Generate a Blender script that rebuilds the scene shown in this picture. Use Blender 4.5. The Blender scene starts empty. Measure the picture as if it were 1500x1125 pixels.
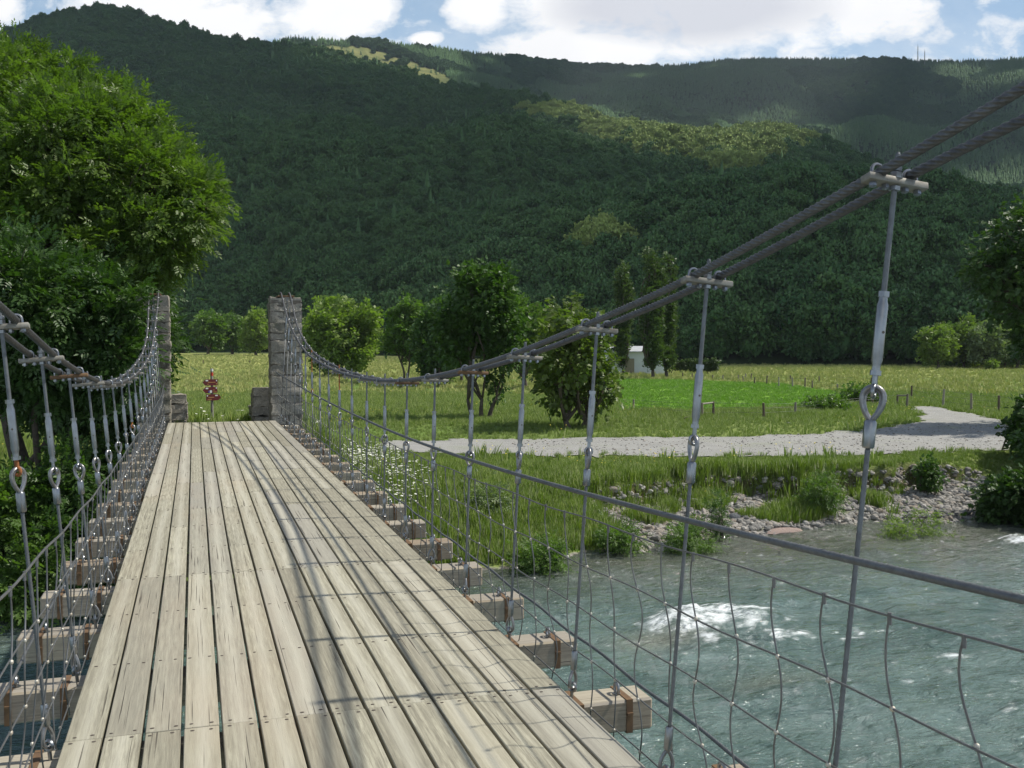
import bpy, bmesh, math, random
import numpy as np
from mathutils import Vector, Matrix, noise as mnoise
C = bpy.context.scene
col = C.collection
PI = math.pi
R_ = math.radians

# ------------------------------------------------------------------ camera
F = 1458.0; YAW = R_(17.7); PITCH = math.atan(58 / F); HC = 1.6
cd = bpy.data.cameras.new('camera'); cam = bpy.data.objects.new('camera', cd); col.objects.link(cam)
cam.location = (0, 0, HC); cam.rotation_euler = (PI / 2 - PITCH, 0, -YAW)
cd.sensor_width = 36; cd.lens = 36 * F / 1500; cd.clip_start = 0.05; cd.clip_end = 12000
C.camera = cam
# ------------------------------------------------------------------ light
SUN_EL = R_(54)
sd = Vector((0.993 * math.cos(SUN_EL), -0.10 * math.cos(SUN_EL), math.sin(SUN_EL))).normalized()
ld = bpy.data.lights.new('sun', 'SUN'); lo = bpy.data.objects.new('sun', ld); col.objects.link(lo)
ld.energy = 4.9; ld.angle = R_(1.3); ld.color = (1.0, 0.95, 0.86)
lo.rotation_euler = sd.to_track_quat('Z', 'Y').to_euler(); lo.location = (30, 0, 60)
C.view_settings.view_transform = 'Standard'; C.view_settings.look = 'None'
C.view_settings.exposure = 0.16; C.view_settings.gamma = 1.0; C.view_settings.use_curve_mapping = False
C.render.engine = 'CYCLES'
C.cycles.max_bounces = 6; C.cycles.transparent_max_bounces = 8; C.cycles.volume_bounces = 0
C.cycles.volume_max_steps = 64

RT = (math.cos(YAW), -math.sin(YAW)); FW = (math.sin(YAW), math.cos(YAW))
def uf(u, f):                     # photo tangent u at forward distance f -> X, Y
    r = u * f
    return r * RT[0] + f * FW[0], r * RT[1] + f * FW[1]

# ------------------------------------------------------------------ node helper
class NT:
    def __init__(s, tree): s.t = tree; s.n = tree.nodes; s.l = tree.links
    def node(s, typ, **kw):
        n = s.n.new(typ)
        for k, v in kw.items():
            if k == 'inp':
                for i, x in v.items(): s.put(n.inputs[i], x)
            else: setattr(n, k, v)
        return n
    def put(s, sock, x):
        if isinstance(x, bpy.types.NodeSocket): s.l.new(x, sock)
        elif isinstance(x, bpy.types.Node): s.l.new(x.outputs[0], sock)
        elif isinstance(x, (tuple, list)) and len(x) == 3 and sock.type == 'RGBA': sock.default_value = (*x, 1)
        else: sock.default_value = x
    def math(s, op, a, b=0.0, c=0.0, clamp=False):
        return s.node('ShaderNodeMath', operation=op, use_clamp=clamp, inp={0: a, 1: b, 2: c}).outputs[0]
    def mix(s, fac, a, b, bt='MIX'):
        n = s.node('ShaderNodeMix', data_type='RGBA', blend_type=bt)
        s.put(n.inputs[0], fac); s.put(n.inputs[6], a); s.put(n.inputs[7], b); return n.outputs[2]
    def ramp(s, fac, stops, interp='LINEAR'):
        n = s.node('ShaderNodeValToRGB'); n.color_ramp.interpolation = interp
        e = n.color_ramp.elements
        while len(e) < len(stops): e.new(0.5)
        for i, (p, c) in enumerate(stops):
            e[i].position = p; e[i].color = (c, c, c, 1) if not isinstance(c, (tuple, list)) else (*c, 1)
        s.put(n.inputs[0], fac); return n.outputs[0]
    def noise(s, vec, scale, detail=4, rough=.55, dist=0.0, out=0):
        n = s.node('ShaderNodeTexNoise'); s.put(n.inputs['Vector'], vec)
        n.inputs['Scale'].default_value = scale; n.inputs['Detail'].default_value = detail
        n.inputs['Roughness'].default_value = rough; n.inputs['Distortion'].default_value = dist
        return n.outputs[out]
    def coord(s, which='Object', scale=(1, 1, 1), loc=(0, 0, 0)):
        tc = s.node('ShaderNodeTexCoord')
        mp = s.node('ShaderNodeMapping'); mp.inputs['Scale'].default_value = scale; mp.inputs['Location'].default_value = loc
        s.l.new(tc.outputs[which], mp.inputs['Vector']); return mp.outputs[0]
    def geo(s): return s.node('ShaderNodeNewGeometry')
    def bump(s, h, strength=.5, dist=.01, nrm=None):
        n = s.node('ShaderNodeBump', inp={'Strength': strength, 'Distance': dist, 'Height': h})
        if nrm is not None: s.put(n.inputs['Normal'], nrm)
        return n.outputs[0]
    def attr(s, name, out='Fac'): return s.node('ShaderNodeAttribute', attribute_name=name).outputs[out]

def mat(name):
    m = bpy.data.materials.new(name); m.use_nodes = True
    m.node_tree.nodes.clear(); t = NT(m.node_tree)
    o = t.node('ShaderNodeOutputMaterial'); b = t.node('ShaderNodeBsdfPrincipled')
    t.l.new(b.outputs[0], o.inputs[0]); return m, t, b, o

# ------------------------------------------------------------------ world: sky with clouds
W = bpy.data.worlds.new('World'); C.world = W; W.use_nodes = True
W.node_tree.nodes.clear(); w = NT(W.node_tree)
wo = w.node('ShaderNodeOutputWorld'); bg = w.node('ShaderNodeBackground'); w.l.new(bg.outputs[0], wo.inputs[0])
sky = w.node('ShaderNodeTexSky', sky_type='NISHITA'); sky.sun_disc = False
sky.sun_elevation = SUN_EL; sky.sun_rotation = math.atan2(sd.x, sd.y); sky.altitude = 900
sky.air_density = 1.0; sky.dust_density = 0.4; sky.ozone_density = 1.5
tc = w.node('ShaderNodeTexCoord'); D = tc.outputs['Generated']
def wdot(v):
    n = w.node('ShaderNodeVectorMath', operation='DOT_PRODUCT'); w.l.new(D, n.inputs[0]); n.inputs[1].default_value = v
    return n.outputs['Value']
fw_ = w.math('MAXIMUM', w.math('ABSOLUTE', wdot((FW[0], FW[1], 0))), 0.05)
cu = w.math('DIVIDE', wdot((RT[0], RT[1], 0)), fw_); cv = w.math('DIVIDE', wdot((0, 0, 1)), fw_)
cmb = w.node('ShaderNodeCombineXYZ', inp={0: cu, 1: w.math('MULTIPLY', cv, 1.6), 2: 0.3})
def sk(x, y): return (x - 750) / F, (504 - y) / F
def blob(x, y, a, b, amp=1.0):
    u0, v0 = sk(x, y); a /= F; b /= F
    du = w.math('DIVIDE', w.math('SUBTRACT', cu, u0), a); dv = w.math('DIVIDE', w.math('SUBTRACT', cv, v0), b)
    q = w.math('ADD', w.math('MULTIPLY', du, du), w.math('MULTIPLY', dv, dv))
    return w.math('MULTIPLY', w.math('MAXIMUM', w.math('SUBTRACT', 1.0, q), -0.6), amp)
bl = None
for a in [(-10, 15, 60, 52), (240, 12, 165, 75), (330, 40, 90, 45), (495, 22, 100, 50), (628, 62, 30, 12), (1000, -10, 350, 118), (860, 75, 170, 34), (700, 20, 60, 40), (1250, 20, 120, 60), (1440, -120, 300, 60), (700, -220, 900, 150)]:
    q = blob(*a); bl = q if bl is None else w.math('MAXIMUM', bl, q)
n1 = w.noise(cmb.outputs[0], 22, 7, .6, .2); n2 = w.noise(cmb.outputs[0], 5, 5, .55)
up = w.ramp(cv, [(0.40, 0), (0.7, 1)])
allc = w.math('MULTIPLY', up, w.math('SUBTRACT', w.math('MULTIPLY', n2, 3.4), 2.0))
m0 = w.math('MAXIMUM', bl, allc)
m1 = w.math('ADD', m0, w.math('MULTIPLY', w.math('SUBTRACT', n1, .5), 2.2))
mask = w.ramp(m1, [(0.0, 0), (0.25, .55), (0.62, 1)])
thin = w.ramp(w.noise(cmb.outputs[0], 9, 5, .6), [(.45, 0), (.8, .35)])
mask2 = w.math('MAXIMUM', mask, thin)
grey = w.math('MAXIMUM', blob(1010, 15, 235, 66), 0.0)
grey = w.math('MULTIPLY', w.math('ADD', grey, w.math('MULTIPLY', w.math('SUBTRACT', n2, .5), .8)), 1.5, clamp=True)
ccol = w.mix(grey, (11.0, 11.0, 11.0), (7.4, 7.6, 8.2))
skyc = w.mix(w.ramp(cv, [(.25, .55), (.6, .0)]), sky.outputs[0], (6.4, 8.9, 11.2))
vis = w.mix(mask2, skyc, ccol)
w.put(bg.inputs[0], vis); bg.inputs[1].default_value = 0.10

# ------------------------------------------------------------------ mesh helpers
def setprops(o, label=None, cat=None, group=None, kind=None):
    if label: o['label'] = label
    if cat: o['category'] = cat
    if group: o['group'] = group
    if kind: o['kind'] = kind
    return o
def empty(name, loc=(0, 0, 0), parent=None, rot=(0, 0, 0)):
    o = bpy.data.objects.new(name, None); col.objects.link(o); o.location = loc; o.rotation_euler = rot
    o.empty_display_size = .1; o.parent = parent; return o
def mkmesh(name, V, Fc, mats, smooth=False, midx=None):
    me = bpy.data.meshes.new(name)
    V = np.asarray(V, dtype=np.float32)
    if isinstance(Fc, np.ndarray):
        k = Fc.shape[1]; nf = len(Fc)
        me.vertices.add(len(V)); me.vertices.foreach_set('co', V.ravel())
        me.loops.add(nf * k); me.loops.foreach_set('vertex_index', Fc.astype(np.int32).ravel())
        me.polygons.add(nf); me.polygons.foreach_set('loop_start', np.arange(0, nf * k, k, dtype=np.int32))
        me.update(calc_edges=True)
    else:
        me.from_pydata(V.tolist(), [], Fc)
    for m in (mats if isinstance(mats, (list, tuple)) else [mats]): me.materials.append(m)
    n = len(me.polygons)
    if smooth: me.polygons.foreach_set('use_smooth', np.ones(n, dtype=bool))
    if midx is not None: me.polygons.foreach_set('material_index', np.asarray(midx, dtype=np.int32))
    me.update(); return me
def ob(name, me, parent=None, loc=None):
    o = bpy.data.objects.new(name, me); col.objects.link(o); o.parent = parent
    if loc is not None: o.location = loc
    return o
def fattr(me, name, vals, dom='FACE'):
    a = me.attributes.new(name, 'FLOAT', dom); a.data.foreach_set('value', np.asarray(vals, dtype=np.float32))
def cattr(me, name, vals):
    a = me.attributes.new(name, 'FLOAT_COLOR', 'POINT'); v = np.ones((len(vals), 4), dtype=np.float32); v[:, :3] = vals
    a.data.foreach_set('color', v.ravel())

class MB:
    def __init__(s): s.v = []; s.f = []; s.m = []; s.mi = 0
    def add(s, V, Fs):
        k = len(s.v); s.v.extend([tuple(p) for p in V])
        for f in Fs: s.f.append([i + k for i in f]); s.m.append(s.mi)
    def box(s, c, d, rot=None, bev=0.0):
        x, y, z = d[0] / 2, d[1] / 2, d[2] / 2
        if bev:
            b = bev; V = []
            for sx in (-1, 1):
                for sy in (-1, 1):
                    for sz in (-1, 1):
                        V += [(sx * (x - b), sy * (y - b), sz * z), (sx * (x - b), sy * y, sz * (z - b)), (sx * x, sy * (y - b), sz * (z - b))]
            bm = bmesh.new()
            for p in V: bm.verts.new(p)
            r = bmesh.ops.convex_hull(bm, input=bm.verts); bm.verts.index_update()
            Vv = [v.co.copy() for v in bm.verts]; Ff = [[v.index for v in f.verts] for f in bm.faces]; bm.free()
        else:
            Vv = [Vector((sx * x, sy * y, sz * z)) for sx in (-1, 1) for sy in (-1, 1) for sz in (-1, 1)]
            Ff = [[0, 1, 3, 2], [4, 6, 7, 5], [0, 4, 5, 1], [2, 3, 7, 6], [0, 2, 6, 4], [1, 5, 7, 3]]
        M = rot if rot is not None else Matrix.Identity(3)
        s.add([M @ p + Vector(c) for p in Vv], Ff)
    def sweep(s, P, rad, n=8, prof=None, twist=0.0, cap=True, closed=False):
        P = np.asarray(P, float); m = len(P)
        T = np.gradient(P, axis=0)
        if closed: T = np.roll(P, -1, 0) - np.roll(P, 1, 0)
        T /= np.linalg.norm(T, axis=1)[:, None] + 1e-12
        up = np.array([0, 0, 1.0]) if abs(T[0][2]) < .9 else np.array([1.0, 0, 0])
        a = np.cross(T[0], up); a /= np.linalg.norm(a)
        rads = np.broadcast_to(np.asarray(rad, float), (m,))
        ang = np.linspace(0, 2 * PI, n, endpoint=False)
        pr = np.ones(n) if prof is None else np.asarray(prof)
        base = len(s.v); L = 0.0; out = np.zeros((m, n, 3))
        for i in range(m):
            a = a - T[i] * np.dot(a, T[i]); a /= np.linalg.norm(a) + 1e-12
            b = np.cross(T[i], a)
            if i: L += np.linalg.norm(P[i] - P[i - 1])
            th = ang + twist * L
            out[i] = P[i] + rads[i] * pr[:, None] * (np.cos(th)[:, None] * a + np.sin(th)[:, None] * b)
        s.v.extend(map(tuple, out.reshape(-1, 3)))
        for i in range(m if closed else m - 1):
            i2 = (i + 1) % m
            for j in range(n):
                k = (j + 1) % n
                s.f.append([base + i * n + j, base + i * n + k, base + i2 * n + k, base + i2 * n + j]); s.m.append(s.mi)
        if cap and not closed:
            s.f.append([base + j for j in range(n)][::-1]); s.m.append(s.mi)
            s.f.append([base + (m - 1) * n + j for j in range(n)]); s.m.append(s.mi)
    def rod(s, a, b, r, n=10): s.sweep([a, b], r, n)
    def lathe(s, prof, n=16, o=(0, 0, 0)):     # (r,z) list about z
        k = len(s.v)
        for r, z in prof:
            for j in range(n):
                t = 2 * PI * j / n; s.v.append((o[0] + r * math.cos(t), o[1] + r * math.sin(t), o[2] + z))
        for i in range(len(prof) - 1):
            for j in range(n):
                q = (j + 1) % n; s.f.append([k + i * n + j, k + i * n + q, k + (i + 1) * n + q, k + (i + 1) * n + j]); s.m.append(s.mi)
        s.f.append([k + j for j in range(n)][::-1]); s.m.append(s.mi)
        s.f.append([k + (len(prof) - 1) * n + j for j in range(n)]); s.m.append(s.mi)
    def mesh(s, name, mats, smooth=False, auto=None):
        me = mkmesh(name, s.v, s.f, mats, smooth, s.m)
        if auto is not None:
            me.polygons.foreach_set('use_smooth', np.ones(len(me.polygons), dtype=bool))
            me.set_sharp_from_angle(angle=R_(auto))
        return me
    def build(s, name, mats, parent=None, smooth=False, auto=None): return ob(name, s.mesh(name, mats, smooth, auto), parent)

# numpy noise
_rs = np.random.RandomState(7); _perm = _rs.rand(256, 256)
def vnoise(x, y):
    xi = np.floor(x).astype(int); yi = np.floor(y).astype(int); fx = x - xi; fy = y - yi
    fx = fx * fx * (3 - 2 * fx); fy = fy * fy * (3 - 2 * fy)
    g = lambda a, b: _perm[a & 255, b & 255]
    return (g(xi, yi) * (1 - fx) + g(xi + 1, yi) * fx) * (1 - fy) + (g(xi, yi + 1) * (1 - fx) + g(xi + 1, yi + 1) * fx) * fy
def fbm(x, y, o=4, g=.5):
    s = 0; a = 1; t = 0
    for i in range(o): s = s + a * vnoise(x * 2 ** i + 17.3 * i, y * 2 ** i + 5.1 * i); t += a; a *= g
    return s / t
def sst(t): t = np.clip(t, 0, 1); return t * t * (3 - 2 * t)

# ------------------------------------------------------------------ materials
def metal(name, c, rough=.45, met=.75, stain=(.10, .09, .08), amt=.6, sc=30):
    m, t, b, o = mat(name); v = t.coord('Object')
    n = t.noise(v, sc, 5, .65); n2 = t.noise(v, sc * .2, 3)
    f = t.math('MULTIPLY', t.ramp(n, [(.42, 0), (.7, 1)]), amt)
    c1 = t.mix(f, c, stain); t.put(b.inputs['Base Color'], t.mix(t.ramp(n2, [(.35, 0), (.7, .5)]), c1, tuple(x * .6 for x in c)))
    b.inputs['Metallic'].default_value = met
    t.put(b.inputs['Roughness'], t.math('ADD', t.math('MULTIPLY', n, .3), rough - .12))
    t.put(b.inputs['Normal'], t.bump(n, .25, .002)); return m
M_GALV = metal('galvanised_steel', (.30, .31, .32), .30, .95, (.14, .13, .11), .45, 18)
M_PLATE = metal('weathered_plate', (.26, .25, .215), .6, .3, (.13, .10, .07), .7, 22)
M_ROPE = metal('dark_rope_steel', (.15, .152, .155), .48, .65, (.06, .054, .048), .6, 40)
M_RAIL = metal('rail_rope_steel', (.17, .18, .185), .5, .6, (.07, .07, .065), .5, 40)
M_WIRE = metal('mesh_wire_steel', (.16, .165, .165), .5, .55, (.08, .065, .05), .5, 40)
M_CLIP = metal('pale_clip', (.55, .53, .46), .4, .4, (.35, .2, .08), .5, 60)
M_RUST = metal('rust', (.36, .13, .035), .8, .1, (.17, .07, .03), .8, 25)
M_STRAP = metal('rusty_strap', (.18, .105, .05), .85, .1, (.10, .06, .04), .9, 14)
M_THIM = metal('thimble_steel', (.30, .30, .30), .35, .8, (.14, .11, .08), .6, 40)

def wood_mat(name, ca, cb, cc, deck=False, axis='Y'):
    t_off = 0.0
    m, t, b, o = mat(name)
    g = t.geo(); oi = t.node('ShaderNodeObjectInfo'); rnd = t.math('FRACT', t.math('ADD', g.outputs['Random Per Island'], t.math('MULTIPLY', oi.outputs['Random'], 3.7)))
    tc = t.node('ShaderNodeTexCoord')
    off = t.node('ShaderNodeCombineXYZ', inp={0: t.math('MULTIPLY', rnd, 37.0), 1: t.math('MULTIPLY', rnd, 91.0), 2: 0.0})
    va = t.node('ShaderNodeVectorMath', operation='ADD'); t.l.new(tc.outputs['Object'], va.inputs[0]); t.l.new(off.outputs[0], va.inputs[1])
    def mp(sc):
        n = t.node('ShaderNodeMapping'); n.inputs['Scale'].default_value = sc; t.l.new(va.outputs[0], n.inputs['Vector']); return n.outputs[0]
    A = (1, .045, 1) if axis == 'Y' else (.045, 1, 1)
    sc = lambda k: tuple(k * a for a in A)
    grain = t.noise(mp(sc(95)), 1.0, 6, .7, .25)
    wide = t.noise(mp(sc(14)), 1.0, 4, .6, .6)
    blot = t.noise(mp((2.5, 1.2, 2.5)), 1.0, 5, .65)
    crk = t.noise(mp(tuple(v * (.22 if i == (1 if axis == 'Y' else 0) else 1) for i, v in enumerate(sc(100)))), 1.0, 3, .5, .12)
    crkm = t.noise(mp((6, 1.1, 6)), 1.0, 3, .5)
    wv = t.node('ShaderNodeTexWave', wave_type='BANDS', bands_direction='X' if axis == 'Y' else 'Y'); t.put(wv.inputs['Vector'], mp((1, .12, 1) if axis == 'Y' else (.12, 1, 1)))
    wv.inputs['Scale'].default_value = 9; wv.inputs['Distortion'].default_value = 5; wv.inputs['Detail'].default_value = 3; wv.inputs['Detail Scale'].default_value = 1.2
    c = t.mix(t.ramp(wide, [(.3, 0), (.7, 1)]), ca, cb)
    c = t.mix(t.ramp(wv.outputs['Fac'], [(.2, 0.0), (.95, .45)]), c, tuple(min(1, x * 1.35) for x in ca))
    c = t.mix(t.ramp(grain, [(.34, .75), (.60, 0)]), c, cc)
    c = t.mix(t.ramp(blot, [(.45, 0), (.75, .55)]), c, tuple(x * .8 for x in cb))
    # per-board tone
    c = t.mix(t.math('MULTIPLY', rnd, .55), c, tuple((x + y) / 2 for x, y in zip(cc, cb)))
    r2 = t.math('FRACT', t.math('MULTIPLY', rnd, 13.7))
    c = t.mix(t.ramp(r2, [(.55, 0), (.85, .6)]), c, (.31, .295, .255))
    r3 = t.math('FRACT', t.math('MULTIPLY', rnd, 29.3)); c = t.mix(t.ramp(r3, [(.6, 0), (.9, .3)]), c, (.50, .46, .34))
    if deck:
        sx = t.node('ShaderNodeSeparateXYZ', inp={0: tc.outputs['Object']}).outputs[0]
        fr = t.math('FRACT', t.math('DIVIDE', t.math('ADD', sx, 1.072 + t_off), .1532))
        fr = t.math('ADD', fr, t.math('MULTIPLY', t.math('SUBTRACT', t.noise(mp((1.5, .8, 1.5)), 1.0, 3), .5), .5))
        band = t.math('SUBTRACT', 1.0, t.math('MULTIPLY', t.math('ABSOLUTE', t.math('SUBTRACT', fr, .5)), 3.4), clamp=True)
        c = t.mix(t.math('MULTIPLY', t.math('MULTIPLY', band, .55), t.ramp(r3, [(.2, 0), (.5, 1)])), c, (.51, .49, .40))
        rs = t.math('MULTIPLY', t.ramp(t.noise(t.coord('Object', (1.4, .35, 1)), 1.0, 5, .6), [(.48, 0), (.75, .8)]),
                    t.ramp(t.node('ShaderNodeSeparateXYZ', inp={0: t.coord('Object')}).outputs[0], [(0, 1), (.08, .6), (.2, .1)]))
        c = t.mix(t.math('MULTIPLY', rs, .45), c, (.38, .29, .20))
    cm = t.math('MULTIPLY', t.ramp(crk, [(.31, 1), (.37, 0)]), t.ramp(t.math('ADD', crkm, t.math('MULTIPLY', r2, .30 if deck else .16)), [(.52, 0), (.66, 1)]))
    c = t.mix(t.math('MULTIPLY', cm, .85), c, (.05, .04, .032))
    t.put(b.inputs['Base Color'], c); b.inputs['Roughness'].default_value = .85
    b.inputs['Specular IOR Level'].default_value = .25
    h = t.math('SUBTRACT', t.math('MULTIPLY', grain, .6), cm)
    t.put(b.inputs['Normal'], t.bump(h, .6, .004)); return m
M_DECK = wood_mat('weathered_deck_boards', (.425, .405, .305), (.30, .282, .212), (.13, .115, .088), True)
M_BEAM = wood_mat('beam_timber', (.42, .36, .27), (.30, .235, .165), (.12, .085, .055), False, 'X')
M_POST = wood_mat('post_timber', (.20, .155, .11), (.13, .10, .075), (.05, .04, .03), False, 'Y')

def simple(name, c, c2, sc=8, rough=.85, bump=.3, bd=.01, met=0.0):
    m, t, b, o = mat(name); v = t.coord('Object'); n = t.noise(v, sc, 6, .65)
    t.put(b.inputs['Base Color'], t.mix(t.ramp(n, [(.3, 0), (.7, 1)]), c, c2)); b.inputs['Roughness'].default_value = rough
    b.inputs['Metallic'].default_value = met
    b.inputs['Specular IOR Level'].default_value = .3
    t.put(b.inputs['Normal'], t.bump(n, bump, bd)); return m
M_NAIL = simple('nail_head', (.07, .055, .045), (.12, .10, .08), 50, .6)
def stone_mat(name, a, b2, lich, moss=(.10, .11, .06), ma=.45, sc=1.0):
    m, t, b, o = mat(name); v = t.coord('Object'); rnd = t.geo().outputs['Random Per Island']
    n = t.noise(v, 7 * sc, 8, .7); n2 = t.noise(v, 2.2 * sc, 4, .6); n3 = t.noise(v, 26 * sc, 5, .7)
    c = t.mix(t.ramp(n, [(.32, 0), (.68, 1)]), a, b2)
    c = t.mix(t.math('MULTIPLY', rnd, .5), c, tuple(x * .6 for x in b2))
    c = t.mix(t.ramp(n3, [(.55, 0), (.66, .8)]), c, lich)
    c = t.mix(t.math('MULTIPLY', t.ramp(n2, [(.5, 0), (.66, 1)]), ma), c, moss)
    c = t.mix(t.ramp(n3, [(.30, .7), (.42, 0)]), c, tuple(x * .3 for x in a))
    t.put(b.inputs['Base Color'], c); b.inputs['Roughness'].default_value = .92; b.inputs['Specular IOR Level'].default_value = .2
    t.put(b.inputs['Normal'], t.bump(t.math('ADD', n, n3), .8, .02)); return m
M_STONE = stone_mat('granite_masonry', (.40, .365, .30), (.22, .20, .17), (.54, .50, .41), (.10, .10, .07), .7)
M_MORTAR = simple('mortar', (.09, .08, .065), (.14, .12, .10), 15)
M_PEB = stone_mat('river_stone', (.40, .385, .35), (.26, .25, .235), (.50, .48, .44), (.2, .17, .12), .3, 1.6)
M_DARKSTONE = stone_mat('dark_boulder', (.15, .155, .16), (.10, .105, .11), (.24, .24, .24), (.1, .1, .1), .2)
M_PINKSTONE = stone_mat('pinkish_slab', (.42, .31, .26), (.34, .26, .22), (.50, .42, .38), (.3, .24, .2), .2)

def leaf_mat(name, ca, cb, cc, rough=.5, trans=.35, inst=False, spec=.4, up=0):
    m, t, b, o = mat(name)
    if inst:
        oi = t.node('ShaderNodeObjectInfo'); r = oi.outputs['Random']
        big = t.noise(oi.outputs['Location'], .022, 4, .65); r = t.math('ADD', t.math('MULTIPLY', r, .7), t.math('MULTIPLY', t.math('SUBTRACT', big, .38), 1.3), clamp=True)
        f = t.attr('v')
        c = t.mix(t.ramp(r, [(0, 0), (1, 1)]), ca, cb); c = t.mix(t.math('MULTIPLY', f, .6), c, cc)
    else:
        f = t.attr('v'); n = t.noise(t.coord('Object'), .9, 3)
        c = t.mix(t.ramp(n, [(.35, 0), (.65, 1)]), ca, cb); c = t.mix(t.math('MULTIPLY', f, .7), c, cc)
    t.put(b.inputs['Base Color'], c); b.inputs['Roughness'].default_value = rough; b.inputs['Specular IOR Level'].default_value = spec
    if up:
        g = t.geo(); a = t.node('ShaderNodeVectorMath', operation='SCALE', inp={0: g.outputs['Normal']}); a.inputs['Scale'].default_value = 1 - up
        q = t.node('ShaderNodeVectorMath', operation='ADD', inp={0: a.outputs[0]}); q.inputs[1].default_value = (0, 0, up)
        q2 = t.node('ShaderNodeVectorMath', operation='NORMALIZE', inp={0: q.outputs[0]}); t.put(b.inputs['Normal'], q2.outputs[0])
    if trans:
        tr = t.node('ShaderNodeBsdfTranslucent'); t.put(tr.inputs[0], t.mix(1.0, c, (1.15, 1.5, .35), 'MULTIPLY'))
        ms = t.node('ShaderNodeMixShader'); ms.inputs[0].default_value = trans
        t.l.new(b.outputs[0], ms.inputs[1]); t.l.new(tr.outputs[0], ms.inputs[2]); t.l.new(ms.outputs[0], o.inputs[0])
    return m
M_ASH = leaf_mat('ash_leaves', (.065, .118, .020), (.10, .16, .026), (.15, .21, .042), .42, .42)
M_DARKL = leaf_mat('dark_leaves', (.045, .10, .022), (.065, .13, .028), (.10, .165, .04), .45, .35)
M_SHADEL = leaf_mat('shade_leaves', (.030, .070, .016), (.045, .095, .02), (.075, .13, .03), .45, .3)  # leaf green darkened, the shade on these trees painted into the colour
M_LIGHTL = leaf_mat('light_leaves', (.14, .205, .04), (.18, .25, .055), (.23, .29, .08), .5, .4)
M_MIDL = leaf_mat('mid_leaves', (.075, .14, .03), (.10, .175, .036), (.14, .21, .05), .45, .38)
M_WALN = leaf_mat('walnut_leaves', (.075, .13, .028), (.12, .17, .035), (.17, .21, .05), .45, .38)
M_POPL = leaf_mat('poplar_leaves', (.045, .080, .024), (.065, .105, .03), (.10, .14, .045), .5, .28)
M_PALEL = leaf_mat('pale_leaves', (.15, .20, .09), (.19, .24, .11), (.24, .29, .16), .5, .3)
M_FOR = leaf_mat('forest_leaves', (.030, .092, .030), (.080, .165, .045), (.11, .20, .06), .6, 0, True, .2, .35)
M_FORL = leaf_mat('sunlit_leaves', (.23, .34, .065), (.33, .44, .10), (.38, .47, .13), .6, 0, True, .2, .6)  # forest green lightened to paint sunlight onto the spur
M_FORC = leaf_mat('conifer_needles', (.038, .092, .032), (.075, .150, .048), (.09, .16, .05), .7, 0, True, .15, .3)
M_BARK = simple('bark', (.13, .105, .08), (.06, .05, .04), 14, .95, .8, .02)
M_GRASS = leaf_mat('grass_blades', (.14, .23, .045), (.22, .29, .075), (.34, .35, .14), .6, .3, True, .2, .6)
M_GRASSD = leaf_mat('lush_grass', (.115, .195, .026), (.18, .245, .038), (.25, .29, .065), .55, .3, True, .2, .6)
M_MOWN = leaf_mat('mown_blades', (.15, .32, .03), (.20, .38, .04), (.26, .42, .08), .6, .3, True, .15, .8)
M_GRASSY = leaf_mat('seeding_grass', (.33, .37, .11), (.44, .45, .16), (.54, .52, .24), .7, .2, True, .1, .7)
M_FLOW = simple('white_petals', (.75, .75, .65), (.6, .62, .5), 5, .7)
M_YEL = simple('yellow_petals', (.70, .58, .06), (.6, .45, .04), 5, .7)
# ------------------------------------------------------------------ ground height
WATER = -3.3
def shore(X):
    b = np.interp(X, [-60, -20, -8, -3.4, 1, 7, 10, 13, 18, 23, 60], [22, 20.6, 20.2, 20.5, 20.8, 20.9, 21.9, 22.8, 23.0, 22.8, 24])
    return b + .5 * (fbm(X * .7 + 3, X * 0 + 9, 3) - .5) * 1.6
def beachw(X): return sst((X - 9.0) / 2.0) * sst((25 - X) / 3)
def ground(X, Y):
    X = np.asarray(X, float); Y = np.asarray(Y, float)
    f = X * FW[0] + Y * FW[1]; r = X * RT[0] + Y * RT[1]
    d = Y - shore(X)
    top = -2.1 + .75 * sst((-3.0 - X) / 4) * sst((60 - Y) / 20)
    top = top + 1.75 * sst((f - 80) / 180) * sst((30 - r) / 100)
    top = top + .14 * (fbm(X * .12, Y * .12, 3) - .5) + .10 * (fbm(X * .7, Y * .7, 3) - .5)
    amb = sst((3.2 - np.abs(X - .85)) / 1.9) * sst((Y - 20.7) / .7) * sst((33 - Y) / 9)
    top = top + amb * (-.45 - top)
    L = np.where(X > 3, 5.2, 3.0) * (1 - .6 * amb)
    zg = WATER + (top - WATER) * sst(np.clip((d + .25) / L, 0, 1)) ** .8
    # gravel beach under a cut bank
    wb = beachw(X); cut = 2.5 + 1.2 * (fbm(X * .35 + 11, X * 0 + 2, 3) - .5) * 2
    zb = WATER + .05 + .16 * np.clip(d, 0, 9) + .10 * (fbm(X * 2.2, Y * 2.2, 3) - .5)
    st = sst((d - cut) / .35)
    zb = zb * (1 - st) + (top - .02) * st
    z = zg * (1 - wb) + zb * wb
    z = np.where(d < 0, WATER - .02 + np.maximum(d, -2.5) * .35, z)
    nb = sst((-3.0 - Y) / 4)
    z = np.where(Y < -2.0, z * (1 - nb) + (-1.0) * nb, z)
    return z
def G(px, py, fmax=600):            # where the sight line through a photo point meets the ground
    u = (px - 750) / F; v = -(py - 562.5) / F; cp, sp = math.cos(PITCH), math.sin(PITCH)
    dh = cp + v * sp; dz = -sp + v * cp
    s = np.geomspace(8, fmax, 4000)
    X = (u * RT[0] + dh * FW[0]) * s; Y = (u * RT[1] + dh * FW[1]) * s; Z = HC + dz * s
    k = np.argmax(Z < ground(X, Y))
    return float(X[k]), float(Y[k]), float(ground(X[k], Y[k])), float(s[k])
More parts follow.
